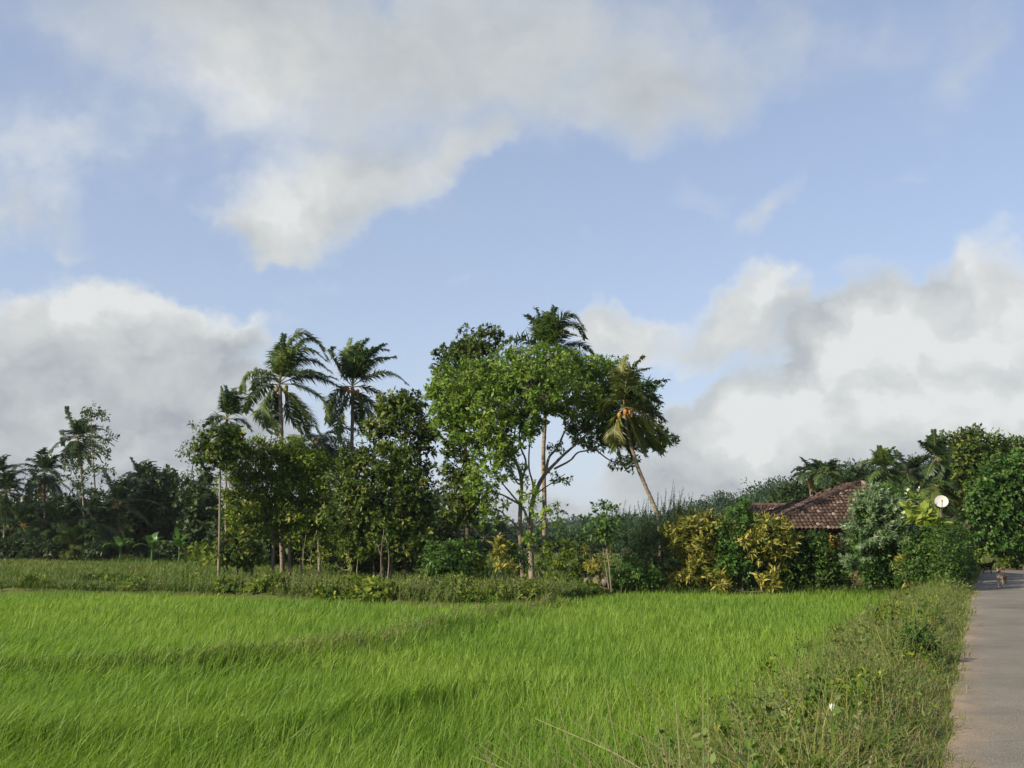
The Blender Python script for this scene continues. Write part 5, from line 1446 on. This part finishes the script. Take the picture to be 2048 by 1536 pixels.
def hip_house():
    x0, x1, y0, y1, ez, pz = 11.0, 20.2, 46.6, 56.5, 2.05, 4.30
    pk0 = np.array([16.75, 50.6, pz]); pk1 = np.array([16.75, 52.6, pz])
    root = thing('house', 'low house with a hipped roof of weathered red clay tiles behind the hedge', 'house', (16, 51, float(ground(16, 51))))
    c = [np.array([x0, y0, ez]), np.array([x1, y0, ez]), np.array([x1, y1, ez]), np.array([x0, y1, ez])]
    mb = MB()
    for q_, o_ in (((c[0], c[1], pk0, pk0), (0, -1, 1)), ((c[3], c[0], pk0, pk1), (-1, 0, 1)), ((c[1], c[2], pk1, pk0), (1, 0, 1)), ((c[2], c[3], pk1, pk1), (0, 1, 1))):
        tiles_on(mb, q_, np.array(o_, float))
    for (a, b_) in ((c[0], pk0), (c[1], pk0), (c[2], pk1), (c[3], pk1), (pk0, pk1)):   # ridge caps
        n_ = int(np.linalg.norm(b_ - a) / .34) + 1
        for k in range(n_):
            p = a + (b_ - a) * (k / n_); p2 = a + (b_ - a) * ((k + 1.12) / n_)
            tube(mb, [p + [0, 0, .05], p2 + [0, 0, .03]], [.13, .11], 8, var=float(rng.beta(1.6, 3)), cap=False)
    roof = mb.build('roof', M['tile'], root)
    md = MB()
    dz = np.array([0, 0, -.04])
    V = np.array([c[0] + dz, c[1] + dz, c[2] + dz, c[3] + dz, pk0 + dz, pk1 + dz])
    md.add(V, [(0, 3, 5, 4), (1, 4, 5, 2), (0, 1, 2, 3)], [(0, 4, 1), (2, 5, 3)])
    d = md.build('roof_deck', M['deck'], roof, origin=np.array(root['_o'])); d.location = (0, 0, 0)
    gz = float(ground(16, 51)) - .2
    mw = MB(); wx0, wx1, wy0, wy1 = x0 + .7, x1 - .7, y0 + .7, y1 - .7

    def box(mb_, a, b_):
        a = np.array(a, float); b_ = np.array(b_, float)
        V = np.array([[(a, b_)[i][0], (a, b_)[j][1], (a, b_)[k][2]] for i in (0, 1) for j in (0, 1) for k in (0, 1)])
        mb_.add(V, [(0, 1, 3, 2), (4, 6, 7, 5), (0, 4, 5, 1), (2, 3, 7, 6), (0, 2, 6, 4), (1, 5, 7, 3)])
    box(mw, (wx0, wy0, gz), (wx1, wy1, ez - .06))
    mw.build('wall', M['plaster'], root)
    mf = MB(); box(mf, (14.2, wy0 - .06, .35), (15.4, wy0 - .003, 1.55))
    wn = mf.build('window', M['wood'], root)
    mp = MB(); box(mp, (14.28, wy0 - .075, .43), (15.32, wy0 - .062, 1.47))
    mp.build('pane', M['glass'], wn, origin=np.array(root['_o']))
    mdr = MB(); box(mdr, (16.4, wy0 - .06, gz), (17.3, wy0 - .003, 1.75)); mdr.build('door', M['wood'], root)
    # lower wing behind, on the left
    r2 = thing('house_wing', 'darker lower tiled roof standing behind the left end of the hipped roof', 'outbuilding', (14.3, 61, float(ground(14.3, 61))))
    a0, a1, b0, b1 = 12.6, 17.6, 58.3, 63.5
    e2, p2 = 2.35, 3.55
    mb = MB()
    yy = (b0 + b1) / 2
    tiles_on(mb, ((a0, b0, e2), (a1, b0, e2), (a1 - .3, yy, p2), (a0 + 1.2, yy, p2)), np.array([0, -1, 1.0]))
    tiles_on(mb, ((a1, b1, e2), (a0, b1, e2), (a0 + 1.2, yy, p2), (a1 - .3, yy, p2)), np.array([0, 1, 1.0]))
    tiles_on(mb, ((a0, b1, e2), (a0, b0, e2), (a0 + 1.2, yy, p2), (a0 + 1.2, yy, p2)), np.array([-1, 0, 1.0]))
    tube(mb, [(a0 + 1.2, yy, p2 + .04), (a1 - .3, yy, p2 + .04)], [.13, .13], 8, var=.5)
    rf = mb.build('roof', M['tile'], r2)
    md = MB(); md.add(np.array([(a0, b0, e2), (a1, b0, e2), (a1, b1, e2), (a0, b1, e2), (a0 + 1.2, yy, p2), (a1 - .3, yy, p2)]) - [0, 0, .04], [(0, 1, 5, 4), (2, 3, 4, 5), (0, 3, 2, 1)], [(0, 4, 3), (1, 2, 5)])
    md.build('roof_deck', M['deck'], rf, origin=np.array(r2['_o']))
    mw = MB(); box(mw, (a0 + .5, b0 + .5, gz), (a1 - .5, b1 - .5, e2 - .06)); mw.build('wall', M['plaster'], r2)


hip_house()

# ------------------------------------------------------------------ satellite dish
M['dish'] = noise_mat('dish_paint', [(.40, .395, .39), (.46, .455, .45)], 1.5, rough=.45, bump=0, spec=.4)
M['metal'] = noise_mat('grey_metal', [(.12, .12, .12), (.2, .2, .2)], 5, rough=.5, bump=0)
Yd = 43.2
dc = at(1883, 1003, Yd)
gzd = float(ground(dc[0], dc[1]))
root = thing('satellite_dish', 'white round satellite dish on a thin pole above the red-flowered hedge', 'satellite dish', (dc[0], dc[1] + .12, gzd))
ax = unit(np.array([-.28, -.86, .34])); t1 = unit(np.cross(ax, [0, 0, 1])); t2 = np.cross(t1, ax)
rd = 12.8 * Yd / F
mb = MB(); rr = np.linspace(0, 1, 7); ang = np.linspace(0, 2 * math.pi, 32, endpoint=False)
def dishv(off, sgn=1):
    V = []
    for r_ in rr[1:]:
        V.append(dc + ax * (.18 * r_ * r_ * rd - .10 * rd + off) + (t1[None] * np.cos(ang)[:, None] + t2[None] * np.sin(ang)[:, None]) * r_ * rd)
    return np.concatenate(V)
for off in (0.0, -.012):
    V = np.vstack([dishv(off), dc + ax * (-.10 * rd + off)])
    j = np.arange(32); j2 = (j + 1) % 32
    q = np.concatenate([np.stack([i_ * 32 + j, i_ * 32 + j2, (i_ + 1) * 32 + j2, (i_ + 1) * 32 + j], 1) for i_ in range(5)])
    t = np.stack([np.full(32, len(V) - 1), j2, j], 1)
    mb.add(V, q, t)
mb.build('dish', M['dish'], root, smooth=True)
mb = MB(); tube(mb, [dc + ax * (-.10 * rd - .02), dc + [.02, .1, -.12], dc + [.0, .12, -.3], (dc[0], dc[1] + .12, gzd - .2)], .018, 8); mb.build('pole', M['metal'], root, smooth=True)
fe = dc + ax * .34 - t2 * .12
mb = MB(); tube(mb, [dc - t2 * rd * .98 + ax * .03, fe - t2 * .05, fe], .012, 6); mb.build('feed_arm', M['metal'], root)
mb = MB(); tube(mb, [fe + ax * .04, fe - ax * .07], [.03, .022], 10); mb.build('feed_horn', M['metal'], root)

# ------------------------------------------------------------------ right-hand trees and palms
tree('roadside_tree', 'tall round-crowned dark tree at the bend of the road', 'tree', 70, (1955, 1130),
     [(1950, 888, 50, 30), (1985, 898, 34, 28), (1918, 915, 34, 30), (1955, 930, 56, 38), (1930, 975, 46, 42), (1985, 955, 42, 44), (1915, 1010, 34, 34), (1950, 1025, 44, 36), (2010, 910, 18, 12, 0, .5), (1900, 950, 26, 26)],
     'dark', trunks=[([(1955, 1130), (1952, 1040), (1955, 950)], 8, 4)], dens=4, per=22, cr=.45, L=.26, W=.13, twigs=.3)
tree('roadside_tree', 'large bright-leaved tree overhanging the road at the right edge', 'tree', 56, (2048, 1120),
     [(2035, 935, 48, 28), (1998, 955, 40, 28), (2060, 965, 50, 40), (1972, 990, 34, 32), (2015, 990, 46, 36), (1955, 1025, 24, 24), (1990, 1035, 40, 34), (2040, 1040, 46, 40), (1975, 1065, 30, 24), (2010, 1080, 40, 28), (2060, 1085, 46, 30), (2090, 1020, 40, 50)],
     'shrub', trunks=[([(2048, 1125), (2045, 1060), (2035, 990)], 8, 3)], dens=5.5, per=21, cr=.36, L=.21, W=.11, mode='rosette', twigs=.3)
tree('roadside_tree', 'dark tree top showing behind the bright-leaved one at the right edge', 'tree', 82, (2050, 1110), [(2040, 895, 34, 18), (2075, 905, 40, 30), (2030, 925, 34, 26), (2060, 960, 50, 40), (2000, 1000, 50, 60), (2050, 1040, 60, 60)], 'dark', dens=3, per=22, cr=.5, L=.34, W=.17)
for (label, px, py, rx, ry, Y, lf) in [('round green bush on the bank beyond the black dog', 1962, 1085, 24, 20, 62, 'shrub'), ('bush on the sunny bank right of the road bend', 2020, 1098, 36, 22, 60, 'mid'), ('low pale bush at the end of the red-flowered hedge', 1948, 1110, 12, 16, 56, 'lime'),
                                      ('dark bush under the bright-leaved tree', 2055, 1108, 36, 26, 58, 'mid'), ('dark bush closing the gap behind the dish', 1900, 1060, 34, 40, 62, 'mid')]:
    shrub('bush', label, Y, (px, py + ry), [(px, py, rx, ry), (px + rx * .4, py + ry * .3, rx * .6, ry * .6), (px - rx * .4, py + ry * .35, rx * .6, ry * .6)], lf, dens=4.5, cr=.3, L=.2, W=.1, group='bushes by the road bend')
G2 = 'palms behind the tiled house'
def rpalm(label, Y, base, heart, fl, nf, seed, **kw):
    a = dict(parts=False, nl=28, w=.075, wind=.45, tr=(4.5, 3.6), leaflet=.7, group=G2)
    a.update(kw)
    return palm(label, Y, base, heart, fl, nf, seed=seed, **a)


CR1 = [([(1768, 938), (1764, 915), (1758, 892)], -.6, .9), ([(1768, 938), (1755, 912), (1742, 900)], .5, 1), ([(1768, 938), (1750, 924), (1732, 922), (1714, 932)], -.5, 1), ([(1768, 938), (1774, 908), (1788, 894)], -.4, 1), ([(1768, 938), (1780, 915), (1798, 908)], .6, 1), ([(1768, 938), (1785, 926), (1808, 936)], -.6, 1),
       ([(1768, 940), (1752, 942), (1738, 962)], -.5, 1), ([(1768, 940), (1760, 956), (1752, 984)], .5, 1), ([(1768, 940), (1778, 952), (1788, 982)], -.5, 1), ([(1768, 940), (1786, 944), (1800, 966)], .4, 1), ([(1768, 940), (1768, 960), (1770, 988)], -.8, .9), ([(1768, 938), (1762, 910), (1772, 896)], .9, 1)]
rpalm('bushy palm right above the peak of the tiled roof', 66, (1770, 1130), (1768, 940), 2.9, 0, 51, curves=CR1, nl=34, leaf='palm')
rpalm('palm half hidden to the right of the bushy palm behind the roof', 72, (1820, 1125), (1816, 946), 2.5, 22, 52, leaf='palm_dark', elmax=75)
CR3 = [([(1875, 917), (1870, 890), (1867, 860)], -.5, .9), ([(1875, 917), (1878, 888), (1884, 861)], .4, .9), ([(1875, 917), (1882, 890), (1896, 872)], -.5, 1), ([(1875, 917), (1858, 896), (1838, 882)], -.4, .9), ([(1875, 918), (1854, 914), (1834, 926)], .5, 1), ([(1875, 918), (1890, 914), (1906, 926)], -.6, 1),
       ([(1875, 919), (1862, 930), (1852, 956)], -.4, 1), ([(1875, 919), (1884, 930), (1890, 960)], .5, 1), ([(1875, 919), (1872, 940), (1868, 965)], -.6, .9), ([(1875, 917), (1884, 900), (1902, 896)], .6, 1), ([(1875, 917), (1866, 895), (1856, 872)], .8, 1)]
rpalm('windswept palm with a bare crown shaft left of the tall dark tree', 64, (1880, 1130), (1875, 919), 2.7, 0, 53, trunk_px=[(1876, 1020)], leaf='palm_dark', curves=CR3, nl=34)
rpalm('low pale palm hanging over the dish from behind', 60, (1862, 1135), (1868, 975), 2.2, 16, 54, elmax=40, elmin=-70)
palm('slim areca palm on a thin pale stem above the roof line', 84, (1656, 1110), (1655, 945), 1.7, 14, parts=False, nl=20, w=.09, wind=.3, tr=(2.2, 2.0), leaflet=.6, seed=55, leaf='palm', name='areca_palm', elmax=80, elmin=-20, group=G2)
palm('areca palm with a hanging yellow dead frond on the wooded slope', 92, (1622, 1110), (1620, 945), 1.8, 14, parts=False, nl=20, w=.1, wind=.3, tr=(2.2, 2.0), leaflet=.7, seed=56, leaf='palm_dark', name='areca_palm', elmax=80, elmin=-20, dead=2, group=G2)
tree('slope_tree', 'round dark green tree at the left of the areca palms', 'tree', 105, (1600, 1085), [(1600, 985, 34, 16), (1575, 1000, 36, 18), (1630, 1000, 40, 20), (1600, 1015, 60, 24)], 'forest', dens=2.4, per=22, cr=.6, L=.4, W=.2)
tree('slope_tree', 'green tree between the areca palms and the bushy palm', 'tree', 100, (1710, 1085), [(1718, 955, 26, 16), (1690, 975, 34, 20), (1735, 985, 34, 26)], 'forest', dens=2.4, per=22, cr=.6, L=.4, W=.2)
rpalm('far palm seen under the crown of the spreading tree', 112, (965, 1105), (965, 1078), 3.2, 18, 57, group='far palms beyond the field', leaf='palm_dark')
rpalm('far palm seen left of the forked pale trunk', 116, (1003, 1105), (1001, 1072), 3.2, 18, 58, group='far palms beyond the field', leaf='palm_dark')

# small separate bushes of the roadside bank and the scrub
shrub('bush', 'dark leafy bush on the roadside bank beside the asphalt', 14.2, (1835, 1350), [(1832, 1288, 40, 34), (1812, 1312, 34, 28), (1856, 1318, 32, 28), (1840, 1335, 36, 24)], 'hedge', dens=60, per=16, cr=.08, L=.055, W=.032, limb_r=.01, group='bushes on the roadside bank')
shrub('bush', 'low dark bush on the roadside bank further along the road', 21, (1790, 1255), [(1788, 1225, 26, 14), (1765, 1238, 26, 12), (1812, 1236, 24, 10)], 'mid', dens=40, per=16, cr=.1, L=.07, W=.035, limb_r=.01, group='bushes on the roadside bank')
shrub('bush', 'bushy weeds at the far end of the roadside bank', 33, (1900, 1195), [(1890, 1172, 28, 14), (1915, 1178, 22, 12), (1865, 1184, 26, 12), (1838, 1192, 22, 12)], 'weed', dens=20, per=18, cr=.14, L=.09, W=.04, group='bushes on the roadside bank')
SG = 'bushes in the scrub along the rice'
for (label, px, py, rx, ry, Y, lf) in [('small dark bush in the scrub on the left by the rice', 262, 1166, 26, 14, 43.5, 'shrub'), ('low bush in the scrub below the wide dark tree', 770, 1180, 48, 16, 37.5, 'mid'), ('leafy bush in the scrub left of the glossy shrub', 690, 1182, 34, 12, 37.5, 'weed'),
                                      ('dark bush in the scrub below the glossy shrub', 930, 1180, 40, 18, 36, 'mid'), ('grey-green bush in the scrub nearest the bund', 1030, 1196, 46, 16, 34.6, 'feather'), ('bush in the scrub below the thin forked sapling', 600, 1180, 30, 11, 38.5, 'weed'), ('brownish bush in the scrub left of the small dark one', 200, 1160, 40, 12, 45, 'sparse')]:
    shrub('bush', label, Y, (px, py + ry), [(px, py, rx, ry), (px + rx * .6, py + ry * .25, rx * .55, ry * .7), (px - rx * .6, py + ry * .3, rx * .55, ry * .65)], lf, dens=12, cr=.17, per=18, L=.11, W=.055, group=SG)
# one white bloom standing in the weeds near the camera
wf = thing('white_flower', 'single white pointed bloom on a green stem among the roadside weeds', 'flower', at(1668, 1470, 7.2))
p0 = at(1668, 1470, 7.2); p0[2] = float(ground(p0[0], p0[1])); p1 = at(1664, 1424, 7.2)
wf.location = tuple(p0); wf['_o'] = [float(c_) for c_ in p0]
mb = MB(); tube(mb, catmull([p0, (p0 + p1) / 2 + [.02, 0, 0], p1], 5), .004, 5); mb.build('stem', M['grass'], wf)
mb = MB()
for q_ in range(5):
    a = q_ * 1.2566
    leaves(mb, np.array([p1]), np.array([[math.cos(a) * .35, math.sin(a) * .35, 1]]), np.array([[math.cos(a), math.sin(a), -.2]]), 0.06, .026, rng.random(1))
mb.build('petals', M['white'], wf)

# ------------------------------------------------------------------ two dogs on the road
def dog_mat(name, base, white=None, wz=0.0, wx=0.0):
    m_, n_ = new_mat(name)
    tcd = nd(n_, 'ShaderNodeTexCoord')
    ns = nd(n_, 'ShaderNodeTexNoise', i_Scale=14.0, i_Detail=4.0); n_.links.new(tcd.outputs['Object'], ns.inputs['Vector'])
    r_ = ramp(n_, [(.3, tuple(c_ * .7 for c_ in base)), (.7, tuple(c_ * 1.3 for c_ in base))], ns.outputs['Fac'])
    col = r_.outputs[0]
    if white is not None:
        av_ = nd(n_, 'ShaderNodeAttribute', attribute_name='var')
        ad = nd(n_, 'ShaderNodeMath', operation='MULTIPLY_ADD'); n_.links.new(ns.outputs['Fac'], ad.inputs[0]); ad.inputs[1].default_value = .25; n_.links.new(av_.outputs['Fac'], ad.inputs[2])
        rr_ = ramp(n_, [(.58, (0, 0, 0)), (.68, (1, 1, 1))], ad.outputs[0])
        mx2 = nd(n_, 'ShaderNodeMix', data_type='RGBA'); n_.links.new(rr_.outputs[0], mx2.inputs[0]); n_.links.new(col, mx2.inputs[6]); mx2.inputs[7].default_value = (*white, 1)
        col = mx2.outputs[2]
    p_ = nd(n_, 'ShaderNodeBsdfPrincipled', i_Roughness=.8); p_.inputs['Specular IOR Level'].default_value = .15
    n_.links.new(col, p_.inputs['Base Color'])
    o_ = nd(n_, 'ShaderNodeOutputMaterial'); n_.links.new(p_.outputs[0], o_.inputs[0])
    return m_


def dog(label, px, py, Y, heading, scale, mat, tail='curl', head_turn=0.0, white=False):
    """body along +X (nose), grown as one skin from a skeleton"""
    b = at(px, py, Y); b[2] = .026
    root = thing('dog', label, 'dog', b)
    J = {}
    V, E, Rr = [], [], []

    def node(p, r, par=None):
        V.append(p); Rr.append(r)
        if par is not None: E.append((par, len(V) - 1))
        return len(V) - 1
    pel = node((-.26, 0, .42), (.085, .095)); 
    loin = node((-.10, 0, .415), (.078, .088), pel)
    rib = node((.08, 0, .395), (.10, .118), loin)
    ch = node((.20, 0, .41), (.085, .11), rib)
    nk = node((.29, 0, .50), (.06, .07), ch)
    ht = head_turn
    hx, hy = math.cos(ht), math.sin(ht)
    hd = node((.36, 0, .585), (.068, .07), nk)
    mz = node((.36 + .09 * hx, .09 * hy, .575), (.046, .042), hd)
    ns_ = node((.36 + .165 * hx, .165 * hy, .558), (.026, .024), mz)
    for sgn, st in ((1, .03), (-1, -.03)):
        sh = node((.19, .055 * sgn, .33), (.05, .06), ch)
        el_ = node((.165 + st, .07 * sgn, .23), (.032, .036), sh)
        wr = node((.185 + st * 1.6, .068 * sgn, .11), (.021, .022), el_)
        pw = node((.19 + st * 1.7, .068 * sgn, .03), (.022, .020), wr)
        node((.225 + st * 1.7, .068 * sgn, .018), (.022, .016), pw)
        hp = node((-.27, .06 * sgn, .35), (.06, .075), pel)
        kn = node((-.215 - st, .078 * sgn, .235), (.04, .046), hp)
        hk = node((-.315 - st * 1.5, .074 * sgn, .135), (.021, .023), kn)
        fp = node((-.295 - st * 1.5, .072 * sgn, .03), (.021, .020), hk)
        node((-.262 - st * 1.5, .072 * sgn, .018), (.022, .016), fp)
    if tail == 'curl':
        ts = [(-.36, 0, .47), (-.42, .0, .56), (-.40, .01, .65), (-.33, .03, .68), (-.28, .04, .63)]; tr_ = [.032, .034, .036, .03, .018]
    else:
        ts = [(-.36, 0, .45), (-.45, 0, .49), (-.53, .0, .55), (-.58, 0, .62)]; tr_ = [.028, .024, .02, .013]
    prev = pel
    for p, r in zip(ts, tr_):
        prev = node(p, (r, r), prev)
    me = bpy.data.meshes.new('body')
    me.from_pydata([tuple(c_ * scale for c_ in v) for v in V], E, [])
    ob = bpy.data.objects.new('body', me); COL.objects.link(ob)
    sk = ob.modifiers.new('skin', 'SKIN'); sk.use_smooth_shade = True
    for k_, r in enumerate(Rr):
        me.skin_vertices[0].data[k_].radius = (r[0] * scale, r[1] * scale)
        me.skin_vertices[0].data[k_].use_root = (k_ == 0)
    ob.modifiers.new('sub', 'SUBSURF').render_levels = 2
    ob.modifiers['sub'].levels = 2
    dg = bpy.context.evaluated_depsgraph_get()
    me2 = bpy.data.meshes.new_from_object(ob.evaluated_get(dg))
    bpy.data.objects.remove(ob); bpy.data.meshes.remove(me)
    me2.name = 'body'
    co = np.zeros(len(me2.vertices) * 3); me2.vertices.foreach_get('co', co); co = co.reshape(-1, 3) / scale
    wv_ = np.zeros(len(co))
    if white:
        wv_ = np.clip(np.maximum.reduce([(.30 - co[:, 2]) * 4 + .3, (co[:, 0] - .17) * 6 * (co[:, 2] < .52) + .2 * (co[:, 0] > .1), (co[:, 0] - .40) * 9, np.where((co[:, 0] < -.3) & (co[:, 2] > .62), .55, 0)]), 0, 1)
    a_ = me2.attributes.new('var', 'FLOAT', 'POINT'); a_.data.foreach_set('value', wv_.astype(np.float32))
    me2.materials.clear(); me2.materials.append(mat)
    body = bpy.data.objects.new('body', me2); COL.objects.link(body); body.parent = root
    for sgn in (1, -1):
        mb = MB()
        c_ = np.array([.335, .0, .635]); side = np.array([-hy, hx, 0]) * sgn
        c_ = c_ + side * .045
        tipp = c_ + side * .045 + np.array([-.015 * hx, 0, .055]); fwd = np.array([hx, hy, 0])
        Vv = np.array([c_ - side * .022 + fwd * .012, c_ + side * .022 - [0, 0, .015], tipp, c_ + fwd * .028 - [0, 0, .012], c_ - fwd * .02]) * scale
        mb.add(Vv, None, [(0, 3, 2), (3, 1, 2), (1, 4, 2), (4, 0, 2), (0, 4, 3), (3, 4, 1)])
        mb.build('ear', mat, body, origin=np.zeros(3)).location = (0, 0, 0)
    def ball(c_, r, mt_, nm):
        mb = MB(); u_ = np.linspace(0, math.pi, 6); an = np.linspace(0, 2 * math.pi, 8, endpoint=False)
        Vv = np.stack([np.sin(u_)[:, None] * np.cos(an), np.sin(u_)[:, None] * np.sin(an), np.repeat(np.cos(u_)[:, None], 8, 1)], -1).reshape(-1, 3) * r * scale + np.array(c_) * scale
        i_ = np.arange(5)[:, None] * 8; j_ = np.arange(8)[None, :]; jj = (j_ + 1) % 8
        mb.add(Vv, np.stack([i_ + j_, i_ + 8 + j_, i_ + 8 + jj, i_ + jj], -1).reshape(-1, 4))
        mb.build(nm, mt_, body, origin=np.zeros(3)).location = (0, 0, 0)
    ball((.36 + .185 * hx, .185 * hy, .562), .016, M['nose'], 'nose')
    for sgn in (1, -1):
        ball((.36 + .06 * hx - hy * .038 * sgn, .06 * hy + hx * .038 * sgn, .612), .011, M['nose'], 'eye')
    root.rotation_euler = (0, 0, heading)
    return root


M['nose'] = noise_mat('dog_nose', [(.01, .009, .008), (.015, .013, .012)], 5, rough=.35, bump=0)
dog('tan and white dog with a curled bushy tail facing the camera on the road', 2004, 1173, 35.5, R(-126), 1.0, dog_mat('fur_tan_white', (.22, .13, .065), (.30, .27, .23)), 'curl', R(-8), True)
dog('black dog with a raised tail standing side-on further down the road', 1975, 1143, 50.5, R(8), .98, dog_mat('fur_black', (.014, .012, .011)), 'up', R(0))

# ------------------------------------------------------------------ overhead wires across the bend of the road
M['wire'] = noise_mat('wire', [(.05, .05, .05), (.08, .08, .08)], 2, bump=0)
pp = at(2110, 1120, 60)
pl = thing('utility_pole', 'grey concrete utility pole just past the right edge of the picture', 'utility pole', (pp[0], pp[1], float(ground(pp[0], pp[1]))))
gzp = float(ground(pp[0], pp[1]))
mb = MB(); tube(mb, [(pp[0], pp[1], gzp - .3), (pp[0], pp[1], 3.4)], [.13, .09], 10); mb.build('shaft', M['stone'], pl, smooth=True)
mb = MB(); tube(mb, [(pp[0], pp[1] - .1, 3.2), (pp[0] - .1, pp[1] - .1, 2.4)], .035, 6); mb.build('bracket', M['metal'], pl)
for k, (ya, yb) in enumerate(((1041, 1045), (1047, 1050), (1053, 1055))):
    a = at(1925, ya, 61); b_ = at(2110, yb, 60)
    mid = (a + b_) / 2 - [0, 0, .1]
    mb = MB(); tube(mb, catmull([a, mid, b_], 8), .011, 4)
    o = mb.build('overhead_wire', M['wire'], origin=a)
    tag(o, ('topmost', 'middle', 'lowest')[k] + ' of the three thin wires crossing in front of the roadside trees', 'wire', group='overhead wires by the road')

# ------------------------------------------------------------------ thin air: a box of even, very light haze round everything
hz, hn = new_mat('thin_haze')
pv = nd(hn, 'ShaderNodeVolumePrincipled')
pv.inputs['Color'].default_value = (.80, .87, 1.0, 1); pv.inputs['Density'].default_value = .00014; pv.inputs['Anisotropy'].default_value = .2
ho = nd(hn, 'ShaderNodeOutputMaterial'); hn.links.new(pv.outputs[0], ho.inputs['Volume'])
mb = MB()
a_, b_ = np.array([-1600., -400., -4.]), np.array([1600., 2700., 45.])
Vb = np.array([[(a_, b_)[i][0], (a_, b_)[j][1], (a_, b_)[k][2]] for i in (0, 1) for j in (0, 1) for k in (0, 1)])
mb.add(Vb, [(0, 1, 3, 2), (4, 6, 7, 5), (0, 4, 5, 1), (2, 3, 7, 6), (0, 2, 6, 4), (1, 5, 7, 3)])
ob = mb.build('haze', hz); tag(ob, 'thin pale haze between the camera and the far ridge', 'haze', 'stuff')
scene.cycles.volume_bounces = 0
